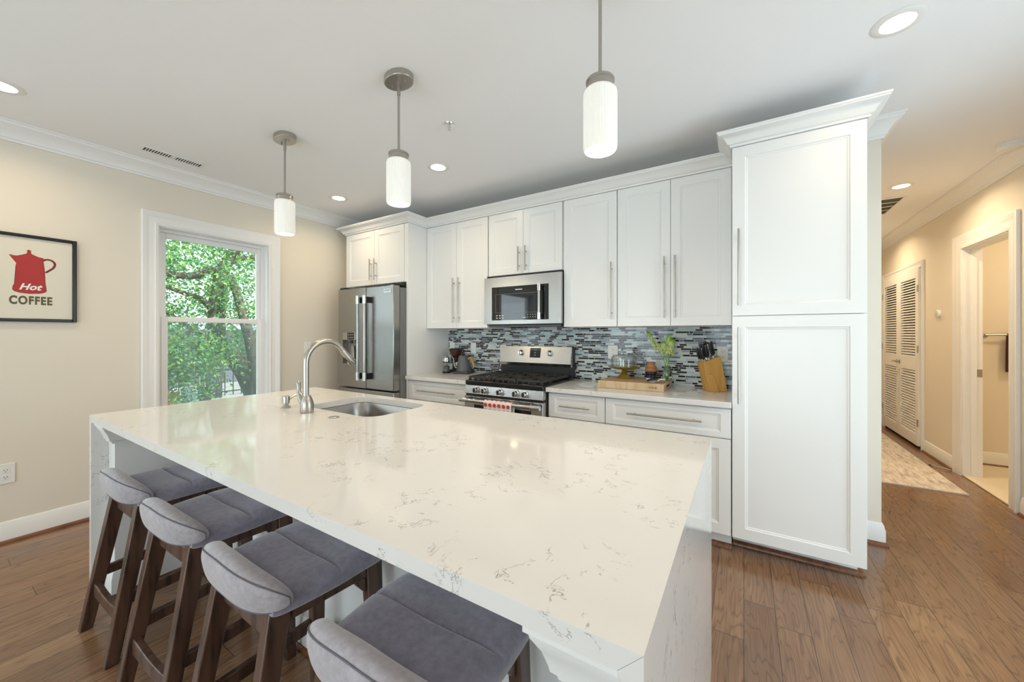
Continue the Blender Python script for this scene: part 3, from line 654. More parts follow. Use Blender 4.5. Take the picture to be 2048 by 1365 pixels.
# ------------------------------------------------------------------ refrigerator
FX0, FX1, FYF = -3.735, -2.803, 2.472
FM = -3.274
t = thing('refrigerator', 'stainless french-door refrigerator with water dispenser, left of the counter', 'refrigerator', ((FX0 + FX1) / 2, 2.85, 0))
obj('body', B(FX0 + .012, FYF + .085, .03, FX1 - .062, 3.18, 1.785), mat('fridge_grey', (.18, .18, .18), .4), t, bevel=.004)
FX1 = -2.866
for a, b, s in ((FX0, FM - .002, 1), (FM + .002, FX1, -1)):
    if s > 0:    # left door leaves an opening for the dispenser
        m = MB().box(a, FYF, .770, a + .075, FYF + .08, 1.800).box(b - .105, FYF, .770, b, FYF + .08, 1.800).box(a + .075, FYF, .770, b - .105, FYF + .08, 1.0).box(a + .075, FYF, 1.345, b - .105, FYF + .08, 1.800)
        m.box(a + .075, FYF + .07, 1.0, b - .105, FYF + .08, 1.345)
        d = obj('door', m, STEEL, t)
        x0, x1 = a + .0755, b - .1055
        obj('dispenser_panel', B(x0, FYF - .003, 1.262, x1, FYF + .03, 1.3445), STEELH, d, bevel=.003)
        obj('dispenser_display', B(x0 + .085, FYF - .0045, 1.268, x0 + .19, FYF - .0032, 1.340), BGLASS, d)
        mk = MB()
        for i in range(3): mk.box(x0 + .10 + .03 * i, FYF - .0052, 1.315, x0 + .115 + .03 * i, FYF - .0047, 1.320).box(x0 + .10 + .03 * i, FYF - .0052, 1.287, x0 + .115 + .03 * i, FYF - .0047, 1.292)
        obj('display_marks', mk, WHITE, d)
        obj('dispenser_recess', MB().box(x0, FYF + .060, 1.0005, x1, FYF + .068, 1.2615).box(x0, FYF + .002, 1.0005, x1, FYF + .060, 1.012), mat('recess_grey', (.35, .34, .32), .3, .8), d)
        obj('dispenser_lever', MB().prism([(x0 + .07, 1.05), (x0 + .14, 1.05), (x0 + .13, 1.20), (x0 + .09, 1.20)], FYF + .035, FYF + .05), NICKEL, d, bevel=.004)
        obj('dispenser_nozzle', MB().cyl((x0 + .11, FYF + .03, 1.225), (x0 + .11, FYF + .03, 1.262), .014, n=14), BLACK, d)
    else:
        d = obj('door', B(a, FYF, .770, b, FYF + .08, 1.800), STEEL, t, bevel=.006)
        obj('name_plate', B(b - .135, FYF - .004, 1.728, b - .035, FYF - .0003, 1.765), mat('plate_pale', (.7, .7, .68), .3, 1), d, bevel=.002)
        obj('name_plate_line', MB().box(b - .128, FYF - .0052, 1.750, b - .048, FYF - .0042, 1.756), BLACK, d)
        obj('name_plate_line', MB().box(b - .128, FYF - .0052, 1.738, b - .048, FYF - .0042, 1.741), BLACK, d)
    hx = FM - s * .055 if s > 0 else FM + .05
    h = obj('door_handle', MB().cyl((hx, FYF - .060, .86), (hx, FYF - .060, 1.71), .0155, n=20), STEEL, d)
    obj('handle_cap', MB().cyl((hx, FYF - .060, 1.63), (hx, FYF - .060, 1.712), .0185, n=20), CHROME, h)
    obj('handle_cap', MB().cyl((hx, FYF - .060, .858), (hx, FYF - .060, .94), .0185, n=20), CHROME, h)
    obj('handle_bracket', MB().box(hx - .012, FYF - .052, 1.64, hx + .012, FYF - .0005, 1.70), BLACK, h)
    obj('handle_bracket', MB().box(hx - .012, FYF - .052, .868, hx + .012, FYF - .0005, .93), BLACK, h)
d = obj('freezer_drawer', B(FX0, FYF, .10, FX1, FYF + .08, .756), STEEL, t, bevel=.006)
obj('drawer_handle', MB().cyl((FX0 + .08, FYF - .055, .66), (FX1 - .08, FYF - .055, .66), .0155, n=18).box(FX0 + .1, FYF - .05, .648, FX0 + .13, FYF - .0005, .672).box(FX1 - .13, FYF - .05, .648, FX1 - .1, FYF - .0005, .672), STEELH, d)
obj('hinge_cover', B(FX1 - .10, FYF + .01, 1.8015, FX1 - .01, FYF + .16, 1.822), BLACK, t, bevel=.004)
obj('hinge_cover', B(FX0 + .01, FYF + .01, 1.8015, FX0 + .10, FYF + .16, 1.822), BLACK, t, bevel=.004)
obj('kick_grille', B(FX0 + .02, FYF + .05, .0005, FX1 - .02, FYF + .08, .09), BLACK, t)

# ------------------------------------------------------------------ microwave
t = thing('microwave', 'stainless over-the-range microwave hung below the short wall cabinet', 'microwave', (-1.665, 3.0, 1.404))
obj('body', B(-2.046, 2.866, 1.4065, -1.284, YB - .006, 1.861), BLACK, t, bevel=.003)
obj('bottom_vent', B(-2.02, 2.88, 1.390, -1.30, 3.15, 1.406), mat('vent_grey', (.10, .10, .10), .4), t)
d = obj('door', MB().box(-2.054, 2.835, 1.414, -1.968, 2.865, 1.839).box(-1.390, 2.835, 1.414, -1.277, 2.865, 1.839).box(-1.968, 2.835, 1.414, -1.390, 2.865, 1.449).box(-1.968, 2.835, 1.750, -1.390, 2.865, 1.839), STEELH, t)
obj('door_glass', B(-1.9675, 2.841, 1.4495, -1.3905, 2.862, 1.7495), BGLASS, d)
obj('window_screen', MB().box(-1.93, 2.8398, 1.514, -1.488, 2.8408, 1.5155).box(-1.93, 2.8398, 1.6835, -1.488, 2.8408, 1.685).box(-1.93, 2.8398, 1.5155, -1.928, 2.8408, 1.6835).box(-1.490, 2.8398, 1.5155, -1.488, 2.8408, 1.6835), mat('screen_grey', (.25, .24, .22), .3, .5), d)
mk = MB()
for i in range(5):
    for j in range(2): mk.box(-1.595 + .024 * i, 2.8398, 1.470 + .021 * j, -1.590 + .024 * i, 2.8408, 1.476 + .021 * j)
for i in range(3):
    for j in range(2): mk.box(-1.925 + .032 * i, 2.8398, 1.466 + .022 * j, -1.907 + .032 * i, 2.8408, 1.473 + .022 * j)
mk.box(-1.64, 2.8398, 1.468, -1.615, 2.8408, 1.473)
obj('keypad', mk, WHITE, d)
obj('door_logo', B(-1.72, 2.8398, 1.715, -1.65, 2.8408, 1.722), WHITE, d)
h = obj('door_handle', MB().cyl((-1.462, 2.795, 1.452), (-1.462, 2.795, 1.746), .0125, n=18), STEEL, d)
obj('handle_cap', MB().cyl((-1.462, 2.795, 1.69), (-1.462, 2.795, 1.7475), .0150, n=18), CHROME, h)
obj('handle_cap', MB().cyl((-1.462, 2.795, 1.4505), (-1.462, 2.795, 1.505), .0150, n=18), CHROME, h)
obj('handle_bracket', MB().box(-1.470, 2.80, 1.70, -1.454, 2.8408, 1.735), BLACK, h)
obj('handle_bracket', MB().box(-1.470, 2.80, 1.463, -1.454, 2.8408, 1.498), BLACK, h)

# ------------------------------------------------------------------ gas range
t = thing('gas_range', 'stainless gas range with black grates and five front knobs', 'gas range', (-1.678, 2.9, 0))
RX0, RX1 = -2.053, -1.300
obj('body', B(RX0, 2.601, .05, RX1, 3.20, .888), mat('range_side_black', (.03, .03, .03), .4), t)
obj('cooktop', B(RX0, 2.552, .8885, RX1, 3.105, .928), ENAMEL, t, bevel=.008)
cp = obj('control_panel', MB().hexa([(RX0, 2.545, .816), (RX1, 2.545, .816), (RX1, 2.60, .816), (RX0, 2.60, .816)], [(RX0, 2.556, .888), (RX1, 2.556, .888), (RX1, 2.60, .888), (RX0, 2.60, .888)]), STEELH, t, bevel=.003)
for x in (-1.925, -1.838, -1.687, -1.536, -1.452):
    k = obj('knob', MB().lathe((x, 2.549, .852), [(.027, 0), (.027, .005), (.0225, .007), (.0205, .036), (.018, .040)], 26, axis='y'), CHROME, cp)
    obj('knob_grip', B(x - .005, 2.500, .833, x + .005, 2.5085, .871), BLACK, k, bevel=.002)
obj('vent_strip', B(RX0 + .004, 2.56, .797, RX1 - .004, 2.60, .815), BLACK, t)
d = obj('oven_door', MB().box(RX0, 2.545, .225, RX0 + .10, 2.60, .796).box(RX1 - .10, 2.545, .225, RX1, 2.60, .796).box(RX0 + .10, 2.545, .725, RX1 - .10, 2.60, .796).box(RX0 + .10, 2.545, .225, RX1 - .10, 2.60, .33), STEELH, t, bevel=.003)
obj('oven_window', B(RX0 + .1005, 2.552, .3305, RX1 - .1005, 2.598, .7245), BGLASS, d)
m = MB()
for i in range(6): m.box(RX0 + .06 + .11 * i, 2.5438, .786, RX0 + .13 + .11 * i, 2.5448, .791)
obj('door_slot', m, BLACK, d)
h = obj('oven_handle', MB().cyl((RX0 - .004, 2.490, .768), (RX1 + .004, 2.490, .768), .0165, n=20), STEELH, d)
obj('handle_cap', MB().cyl((RX0 - .006, 2.490, .768), (RX0 + .07, 2.490, .768), .0195, n=20), CHROME, h)
obj('handle_cap', MB().cyl((RX1 - .07, 2.490, .768), (RX1 + .006, 2.490, .768), .0195, n=20), CHROME, h)
obj('handle_bracket', MB().box(RX0 + .02, 2.495, .756, RX0 + .045, 2.5448, .780), BLACK, h)
obj('handle_bracket', MB().box(RX1 - .045, 2.495, .756, RX1 - .02, 2.5448, .780), BLACK, h)
obj('warming_drawer', B(RX0, 2.545, .06, RX1, 2.60, .218), STEELH, t, bevel=.004)
bgp = obj('backguard', MB().box(RX0 + .004, 3.112, .9285, RX1 - .004, 3.20, 1.04).box(RX0 + .004, 3.135, 1.04, RX1 - .004, 3.20, 1.20), BLACK, t)
def yb_(z): return 3.085 + (z - 1.035) * .20
obj('backguard_panel', MB().hexa([(RX0 + .002, 3.100, 1.028), (RX1 - .002, 3.100, 1.028), (RX1 - .002, 3.134, 1.028), (RX0 + .002, 3.134, 1.028)], [(RX0 + .002, yb_(1.055), 1.055), (RX1 - .002, yb_(1.055), 1.055), (RX1 - .002, 3.134, 1.055), (RX0 + .002, 3.134, 1.055)]).hexa([(RX0 + .002, yb_(1.055), 1.055), (RX1 - .002, yb_(1.055), 1.055), (RX1 - .002, 3.134, 1.055), (RX0 + .002, 3.134, 1.055)], [(RX0 + .002, yb_(1.208), 1.208), (RX1 - .002, yb_(1.208), 1.208), (RX1 - .002, 3.134, 1.208), (RX0 + .002, 3.134, 1.208)]), STEELH, bgp)
for x in (-1.815, -1.512):
    k = obj('knob', MB().lathe((x, yb_(1.148), 1.148), [(.027, 0), (.027, .005), (.022, .008), (.020, .030), (.017, .033)], 24, axis='y'), CHROME, bgp)
    obj('knob_grip', B(x - .0045, yb_(1.148) - .040, 1.130, x + .0045, yb_(1.148) - .0335, 1.166), STEEL, k, bevel=.002)
q = lambda z, o: yb_(z) - o
obj('display', MB().hexa([(-1.717, q(1.105, .004), 1.105), (-1.608, q(1.105, .004), 1.105), (-1.608, q(1.105, .0004), 1.105), (-1.717, q(1.105, .0004), 1.105)], [(-1.717, q(1.192, .004), 1.192), (-1.608, q(1.192, .004), 1.192), (-1.608, q(1.192, .0004), 1.192), (-1.717, q(1.192, .0004), 1.192)]), BGLASS, bgp)
mk = MB()
for i, x in enumerate((-1.700, -1.676, -1.662, -1.648, -1.625)): mk.box(x - .003, q(1.177, .0062), 1.174, x + .003, q(1.177, .0048), 1.181)
mk.box(-1.670, q(1.152, .0062), 1.150, -1.655, q(1.152, .0048), 1.154); mk.box(-1.670, q(1.128, .0062), 1.126, -1.655, q(1.128, .0048), 1.130)
obj('display_marks', mk, WHITE, bgp)
# burners and three cast-iron grates
for x, y, r in ((-1.90, 2.70, .045), (-1.90, 2.96, .038), (-1.677, 2.83, .05), (-1.45, 2.70, .038), (-1.45, 2.96, .045)):
    obj('burner', MB().lathe((x, y, .9283), [(r + .012, 0), (r + .010, .006), (r, .008), (r - .004, .016), (r * .5, .018)], 24), IRON, t)
for x0, x1 in ((-2.035, -1.802), (-1.794, -1.560), (-1.552, -1.318)):
    m = MB(); y0, y1, z0, z1 = 2.580, 3.085, .944, .962
    for y in (y0, (y0 + y1) / 2 - .006, y1 - .014): m.box(x0, y, z0, x1, y + .014, z1)
    for x in (x0, x1 - .014): m.box(x, y0 + .014, z0, x + .014, y1 - .014, z1)
    nx = 4
    for i in range(nx + 1):
        x = x0 + (x1 - x0 - .018) * i / nx; m.box(x, y0 - .004, .9285, x + .018, y0 + .016, z0)
    for cy_ in (2.70, 2.96):
        cx = (x0 + x1) / 2
        for a in range(8):
            an = R(45 * a); r0, r1 = .03, .105
            p0, p1 = Vector((cx + math.cos(an) * r0, cy_ + math.sin(an) * r0, .956)), Vector((cx + math.cos(an) * r1, cy_ + math.sin(an) * min(r1, .11), .953)); m.bar(p0, p1, .009, .014)
    obj('grate', m, IRON, t, bevel=.002, seg=1)

# dish towel hung on the oven handle
TW = mat('towel_cotton', (.80, .76, .74), .95); TRD = mat('towel_red_print', (.55, .06, .05), .95)
m = MB(); x0, x1 = -1.795, -1.535
prof = [(2.528, .52), (2.525, .66), (2.520, .74), (2.511, .770), (2.500, .7865), (2.490, .7895), (2.480, .7865), (2.4705, .770), (2.4690, .74), (2.4665, .66), (2.464, .53)]
NX = 14
for i, (y, z) in enumerate(prof):
    for k in range(NX + 1):
        m.v.append((x0 + (x1 - x0) * k / NX, y - (.0035 * math.sin(k * 1.3) if z < .72 and y < 2.49 else 0), z))
for i in range(len(prof) - 1):
    for k in range(NX): m.f.append((i * (NX + 1) + k, i * (NX + 1) + k + 1, (i + 1) * (NX + 1) + k + 1, (i + 1) * (NX + 1) + k)); m.m.append(0)
tw = obj('dish_towel', m, TW, smooth=60); md = tw.modifiers.new('thickness', 'SOLIDIFY'); md.thickness = .0022; md.offset = 0
tag(tw, 'white dish towel with red apple prints hung on the oven handle', 'towel')
m = MB()
for j, z in enumerate((.755, .708, .66, .61, .56)):
    for i in range(6):
        x = x0 + .022 + .043 * i; m.lathe((x, 2.4630 if z > .7 else 2.4590, z), [(.0155, 0), (.0155, .0012)], 14, axis='y')
for i in range(6): m.lathe((x0 + .03 + .043 * i, 2.487, .7905), [(.012, 0), (.012, .0008)], 12)
obj('apple_print', m, TRD, tw)

# ------------------------------------------------------------------ bar stools
def sgn(v, p): return math.copysign(abs(v) ** p, v)
def seat_mesh(a, y0, y1, zt, th, seam):
    nx, ny = 36, 110; m = MB(); b = (y1 - y0) / 2; yc = (y0 + y1) / 2; idx = {}
    us = [math.sin(math.pi / 2 * (2 * i / nx - 1)) for i in range(nx + 1)]; vs_ = [math.sin(math.pi / 2 * (2 * j / ny - 1)) for j in range(ny + 1)]
    def pt(u, v, top):
        wdt = a * (1 - .06 * max(0, -v)); k = .10
        x = wdt * u * math.sqrt(max(0, 1 - k * v * v)); y = yc + b * v * math.sqrt(max(0, 1 - k * u * u))
        f = ((1 - abs(u) ** 5) * (1 - abs(v) ** 6)) ** .5 if top else ((1 - abs(u) ** 10) * (1 - abs(v) ** 10)) ** .5
        mid = zt - th * .62 - .018 * (1 - u * u) * 0 + .010 * max(0, v) ** 3 * -1
        if top:
            z = mid + (zt - (zt - th * .62)) * f + .014 * u * u - .012 * max(0, v) ** 4
            z -= .009 * math.exp(-((y - seam) / .0055) ** 2) * f
        else: z = mid - th * .38 * f
        return (x, y, z)
    for top in (1, 0):
        for j in range(ny + 1):
            for i in range(nx + 1):
                edge = i in (0, nx) or j in (0, ny)
                if not top and edge: idx[(0, i, j)] = idx[(1, i, j)]; continue
                idx[(top, i, j)] = len(m.v); m.v.append(pt(us[i], vs_[j], top))
    for top in (1, 0):
        for j in range(ny):
            for i in range(nx): m.f.append((idx[(top, i, j)], idx[(top, i + 1, j)], idx[(top, i + 1, j + 1)], idx[(top, i, j + 1)])); m.m.append(0)
    return m
def back_shape(s):     # along the backrest, s in -1..1: centre point, half height, half thickness
    A = .207; x = A * s; y = -.156 + .062 * abs(s) ** 3.0; e = max(0.0, 1 - abs(s) ** 2.7) ** .5
    return Vector((x, y, .668 - .030 * s * s)), .064 * e, .035 * (max(0.0, 1 - abs(s) ** 5) ** .5)
def back_mesh():
    m = MB(); NS, NT = 44, 28
    S = [math.sin(math.pi / 2 * (2 * i / NS - 1)) for i in range(NS + 1)]
    for s in S:
        c, hh, ht = back_shape(s); hh = max(hh, .0015); ht = max(ht, .0012)
        yaw = Vector((1, .186 / .207 * abs(s) ** 2 * (1 if s > 0 else -1), 0)).normalized(); nrm = Vector((-yaw.y, yaw.x, 0))
        for k in range(NT):
            t = 2 * math.pi * k / NT; d = sgn(math.cos(t), .8) * ht; h = sgn(math.sin(t), .75) * hh
            m.v.append(tuple(c + nrm * (d + -.18 * h) + Vector((0, 0, h))))
    for i in range(NS):
        for k in range(NT): k2 = (k + 1) % NT; m.f.append((i * NT + k, i * NT + k2, (i + 1) * NT + k2, (i + 1) * NT + k)); m.m.append(0)
    m.f.append(tuple(range(NT))); m.f.append(tuple(NS * NT + k for k in range(NT))); m.m += [0, 0]
    return m
def pipe_pts():
    P = []
    for sg in (1, -1):
        for i in range(41):
            s = sg * (2 * i / 40 - 1) * .985; c, hh, ht = back_shape(s)
            yaw = Vector((1, .186 / .207 * abs(s) ** 2 * (1 if s > 0 else -1), 0)).normalized(); nrm = Vector((-yaw.y, yaw.x, 0)); t = R(180 - 52 * sg)
            d = sgn(math.cos(t), .8) * ht; h = sgn(math.sin(t), .75) * hh
            P.append(c + nrm * (d + -.18 * h - .0012) + Vector((0, 0, h)))
    return P + [P[0]]
ST = thing('bar_stool', 'dark wood bar stool with grey felt seat, farthest left of the four', 'bar stool', (0, 0, 0), 'bar stools along the island')
obj('seat', seat_mesh(.207, -.142, .222, .646, .062, .045), FAB, ST, smooth=60)
bk = obj('backrest', back_mesh(), FABB, ST, smooth=60); bk['label'] = 'low rounded lighter grey backrest'
obj('piping', MB().tube(pipe_pts(), .0018, 8, cap=False), PIPE, bk)
for s in (-1, 1):
    obj('leg', MB().beam((s * .180, -.213, .0005), (s * .154, -.105, .612), .033, .042, .036, .058), STOOLW, ST, bevel=.004)
    obj('leg', MB().beam((s * .182, .192, .0005), (s * .160, .178, .590), .031, .038, .036, .056), STOOLW, ST, bevel=.004)
    obj('seat_rail', MB().bar((s * .156, -.075, .578), (s * .161, .150, .570), .026, .040), STOOLW, ST, bevel=.003)
    obj('side_stretcher', MB().bar((s * .174, -.150, .235), (s * .175, .172, .245), .020, .042), STOOLW, ST, bevel=.003)
    obj('leg_bracket', MB().prism([(.148, .552), (.148, .500), (.120, .535), (.110, .552)], s * .160 - .010, s * .160 + .010, 'x'), STOOLW, ST)
def cross(name, x, y, z, w, h, arc):
    n = 12; m = MB(); top = []; bot = []
    for i in range(n + 1): u = 2 * i / n - 1; top.append((x * u, z + h / 2 - arc * (1 - u * u))); bot.append((x * u, z - h / 2 - arc * .2 * (1 - u * u)))
    m.prism(top + bot[::-1], y - w / 2, y + w / 2, 'y'); return obj(name, m, STOOLW, ST, bevel=.004)
cross('back_rail', .134, -.112, .552, .024, .066, .010)
cross('foot_rail', .160, -.180, .170, .024, .060, .012)
cross('front_rail', .140, .170, .565, .022, .045, 0)
cross('front_foot_rail', .155, .192, .200, .022, .045, 0)
SPOT = [(-2.335, .643, 1), (-1.762, .636, 1), (-1.197, .626, -1), (-.632, .616, 1)]
for i, (x, y, a) in enumerate(SPOT[1:]):
    dup(ST, (x, y, 0), R(a), ('dark wood bar stool with grey felt seat, second from the left', 'dark wood bar stool with grey felt seat, third from the left, seat fully seen', 'dark wood bar stool with grey felt seat, rightmost and nearest the camera')[i])
ST.location = (*SPOT[0][:2], 0); ST.rotation_euler = (0, 0, R(SPOT[0][2]))

# ------------------------------------------------------------------ things on the counters
ZK = .9143
t = thing('coffee_jar', 'small clear glass jar with black base and metal lid on the counter', 'jar', (-2.665, 3.0, ZK))
c = (-2.665, 3.0, ZK)
obj('base', MB().lathe(c, [(.042, 0), (.042, .012), (.036, .016)], 28), BLACK, t)
obj('glass', MB().lathe(c, [(.036, .0165), (.036, .115)], 28), CLEAR, t)
obj('contents', MB().lathe(c, [(.033, .018), (.033, .070), (.020, .078)], 24), mat('coffee_grounds', (.13, .12, .12), .8), t)
obj('lid', MB().lathe(c, [(.038, .1155), (.038, .140), (.037, .142), (.034, .143), (.034, .160), (.020, .172), (.012, .182)], 28), CHROME, t)
obj('lid_band', MB().lathe(c, [(.039, .112), (.0395, .124)], 28, cap=False), BLACK, t)
t = thing('coffee_grinder', 'black coffee grinder with dark hopper beside the panel, behind the kettle', 'coffee grinder', (-2.645, 3.13, ZK))
c = (-2.645, 3.13, ZK)
obj('body', MB().box(-2.70, 3.08, ZK, -2.59, 3.185, ZK + .03).box(-2.69, 3.125, ZK + .03, -2.60, 3.18, ZK + .15).lathe((c[0], c[1] - .002, ZK), [(.050, .12), (.054, .15), (.050, .165)], 24), BLACK, t, bevel=.004)
obj('hopper', MB().lathe(c, [(.042, .1655), (.055, .185), (.072, .235)], 30), mat('smoky_red_plastic', (.07, .02, .018), .15, coat=.3), t)
obj('hopper_lid', MB().lathe(c, [(.073, .2355), (.074, .248), (.060, .256), (.02, .258)], 30), BLACK, t)
obj('dial', MB().lathe((-2.613, 3.122, ZK + .09), [(.022, 0), (.022, .012)], 24, axis='y'), CHROME, t)
KX, KY = -2.495, 3.075
t = thing('kettle_base', 'flat dark grey square power base under the gooseneck kettle', 'kettle base', (KX, KY, ZK))
obj('plate', B(KX - .085, KY - .085, ZK, KX + .085, KY + .085, ZK + .024).turn(R(12), (KX, KY)), mat('dark_slate_plastic', (.055, .06, .065), .5), t, bevel=.006)
t = thing('gooseneck_kettle', 'matte grey gooseneck kettle with wooden handle on its power base', 'kettle', (KX, KY, ZK + .0245))
KM = mat('matte_grey_metal', (.12, .125, .135), .45, .3)
c = (KX, KY, ZK + .0245)
obj('body', MB().lathe(c, [(.076, 0), (.076, .006), (.068, .06), (.053, .15), (.050, .156)], 36), KM, t)
ld = obj('lid', MB().lathe(c, [(.0495, .1565), (.046, .162), (.02, .165)], 32), KM, t)
obj('lid_knob', MB().lathe(c, [(.012, .1655), (.013, .180), (.011, .183)], 18), BLACK, ld)
obj('spout', MB().tube([(KX - .070, KY - .01, c[2] + .03), (KX - .098, KY - .014, c[2] + .032), (KX - .112, KY - .016, c[2] + .06), (KX - .118, KY - .017, c[2] + .105), (KX - .130, KY - .019, c[2] + .140), (KX - .155, KY - .022, c[2] + .150)], [.011, .009, .0075, .0065, .006, .0055], 12), NICKEL, t)
obj('handle', MB().tube([(KX + .050, KY + .005, c[2] + .128), (KX + .085, KY + .010, c[2] + .140), (KX + .098, KY + .012, c[2] + .125), (KX + .128, KY + .016, c[2] + .045)], [.010, .012, .013, .010], 12), BAMBOO, t)

# cutting board with what stands on it
t = thing('cutting_board', 'thick maple butcher block lying on the right counter', 'cutting board', (-.715, 2.985, ZK))
bd = obj('block', B(-.955, 2.80, ZK, -.478, 3.165, ZK + .055), [BOARD], t, bevel=.004)
obj('top_face', B(-.948, 2.807, ZK + .0551, -.485, 3.158, ZK + .0560), BOARDT, t)
obj('finger_grip', B(-.4784, 2.91, ZK + .020, -.4772, 3.03, ZK + .036), DARK, t, bevel=.0004)
def text(name, body, size, loc, rot, m, par, ex=.0006, off=0, sx=1, shear=0, sp=1):
    c = bpy.data.curves.new(name, 'FONT'); c.body = body; c.size = size; c.extrude = ex; c.offset = off; c.align_x = 'CENTER'; c.shear = shear; c.space_character = sp
    o = bpy.data.objects.new(name, c); COL.objects.link(o); c.materials.append(m); o.parent = par; o.location = Vector(loc) - wloc(par); o.rotation_euler = rot; o.scale = (sx, 1, 1)
    me = bpy.data.meshes.new_from_object(o); me.name = name; q = bpy.data.objects.new(name, me); COL.objects.link(q); q.parent = par; q.location = o.location; q.rotation_euler = rot; q.scale = o.scale; bpy.data.objects.remove(o); q.name = name; return q
text('stamp', 'BOOS', .021, (-.552, 2.7993, ZK + .034), (R(90), R(180), 0), mat('burnt_mark', (.13, .07, .04), .7), t, ex=.0003)
ZB = ZK + .0563
c = (-.822, 3.05, ZB)
t = thing('cake_stand', 'amber glass footed cake stand on the cutting board', 'cake stand', c)
obj('foot', MB().lathe(c, [(.060, 0), (.060, .004), (.050, .012), (.030, .030), (.018, .048), (.014, .060), (.020, .066)], 12), AMBER, t, smooth=20)
obj('plate', MB().lathe(c, [(.018, .0662), (.07, .072), (.118, .084), (.1255, .092), (.1225, .094), (.105, .088), (.05, .082), (.01, .081)], 44), AMBER, t)
t = thing('glass_dome', 'clear glass dome with round knob covering the amber cake stand', 'glass dome', (c[0], c[1], ZB + .0935))
obj('bell', MB().lathe(c, [(.102, .0945), (.102, .150), (.099, .168), (.088, .181), (.068, .187), (.03, .189)], 44, cap=False).lathe(c, [(.0985, .0945), (.0985, .150), (.0955, .166), (.086, .178), (.067, .184), (.03, .186)], 44, cap=False), CLEAR, t)
obj('knob', MB().lathe(c, [(.03, .1885), (.008, .192), (.008, .199), (.019, .208), (.023, .220), (.019, .233), (.006, .239)], 24), mat('solid_glass', (1, 1, 1), .02, trans=1, ior=1.4), t)
c = (-.618, 3.07, ZB)
t = thing('stacked_wood_pot', 'small turned wooden bottle jar on dark blue and white base', 'jar', c)
obj('base_ring', MB().lathe(c, [(.036, 0), (.037, .012)], 28), WHITE, t)
obj('lower_body', MB().lathe(c, [(.037, .0122), (.043, .020), (.043, .036), (.039, .040), (.043, .045), (.043, .058), (.040, .062)], 28), mat('dark_blue_glaze', (.015, .018, .03), .2), t)
obj('wood_top', MB().lathe(c, [(.040, .0622), (.043, .068), (.043, .086), (.040, .090), (.042, .095), (.034, .108), (.022, .120), (.019, .128), (.022, .133), (.018, .136)], 28), wood('orange_turned_wood', (.30, .11, .04), (.45, .19, .08), (4, 4, 30), .4, 14), t)
c = (-.500, 3.085, ZB)
t = thing('glass_vase', 'slender clear glass vase with green stems on the cutting board', 'vase', c)
obj('glass', MB().lathe(c, [(.034, 0), (.036, .006), (.038, .030), (.036, .060), (.026, .090), (.020, .115), (.020, .150), (.026, .185), (.034, .210)], 32, cap=False).lathe(c, [(.001, .0005), (.034, .0008)], 32, cap=False), CLEAR, t)
obj('water', MB().lathe(c, [(.031, .004), (.034, .030), (.032, .060), (.0225, .090), (.017, .110)], 28), mat('water', (.85, .95, .88), .02, trans=1, ior=1.33), t)
GREEN = mat('fresh_stem_green', (.17, .42, .03), .5); PETAL = mat('pale_green_petals', (.62, .72, .30), .6); LEAFB = mat('bright_leaf', (.22, .48, .04), .5)
rs = random.Random(3)
FD = [((-.145, .0, .36), 'long white flowering stem leaning left out of the glass vase', .13), ((.012, .0, .335), 'upright pale flowering stem with leafy tip in the glass vase', .14), ((.035, -.012, .30), 'pale flowering stem leaning right over the vase rim', .11), ((-.030, -.015, .285), 'short pale flowering stem at the front of the vase', .09)]
for (dx, dy, dz), lab, fl in FD:
    f = thing('flower_stem', lab, 'flower', c, 'flowering stems in the vase')
    k = FD.index(((dx, dy, dz), lab, fl)); px = (-.008, .008, .004, -.004)[k]; py = (.004, .006, -.006, -.005)[k]
    A = [Vector((c[0] - px, c[1] - py, ZB + .006)), Vector((c[0] + px * .4, c[1] + py * .4, ZB + .12)), Vector((c[0] + px + dx * .28, c[1] + dy * .3, ZB + .215)), Vector((c[0] + dx, c[1] + dy, ZB + dz))]
    def bz(u):
        a, b, cc, d_ = A; return a * (1 - u) ** 3 + b * 3 * u * (1 - u) ** 2 + cc * 3 * u * u * (1 - u) + d_ * u ** 3
    obj('stem', MB().tube([bz(i / 12) for i in range(13)], .0032, 8), GREEN, f)
    m = MB()
    for i in range(420):
        u = 1 - rs.random() ** 1.2 * fl / dz; p = bz(u); r_ = .006 + .026 * (1 - u) / (fl / dz); an = rs.random() * 6.28; q = p + Vector((math.cos(an) * r_, math.sin(an) * r_, rs.uniform(-.008, .008))); s = rs.uniform(.0045, .0085)
        n_ = Vector((rs.uniform(-1, 1), rs.uniform(-1, 1), rs.uniform(-.2, 1))).normalized(); x_ = n_.orthogonal().normalized() * s; y_ = n_.cross(x_)
        m.add([q - x_, q - y_ * .7 + n_ * s * .3, q + x_, q + y_ * .7 + n_ * s * .3, q + n_ * s * .8], [(0, 1, 4), (1, 2, 4), (2, 3, 4), (3, 0, 4), (3, 2, 1, 0)])
    obj('blossom', m, PETAL, f, smooth=0); m = MB()
    for i in range(26):
        p = bz(.93 + .07 * rs.random()); d_ = Vector((rs.uniform(-1, 1), rs.uniform(-1, 1), rs.uniform(.2, 1.4))).normalized(); l_ = rs.uniform(.02, .034); sd = d_.orthogonal().normalized() * l_ * .28; nn = d_.cross(sd).normalized() * .0012
        m.add([p, p + d_ * l_ * .5 + sd, p + d_ * l_, p + d_ * l_ * .5 - sd, p + d_ * l_ * .5 + nn * 2, p + d_ * l_ * .5 - nn * 2], [(0, 1, 4), (1, 2, 4), (2, 3, 4), (3, 0, 4), (1, 0, 5), (2, 1, 5), (3, 2, 5), (0, 3, 5)])
    obj('leaf', m, LEAFB, f, smooth=0)
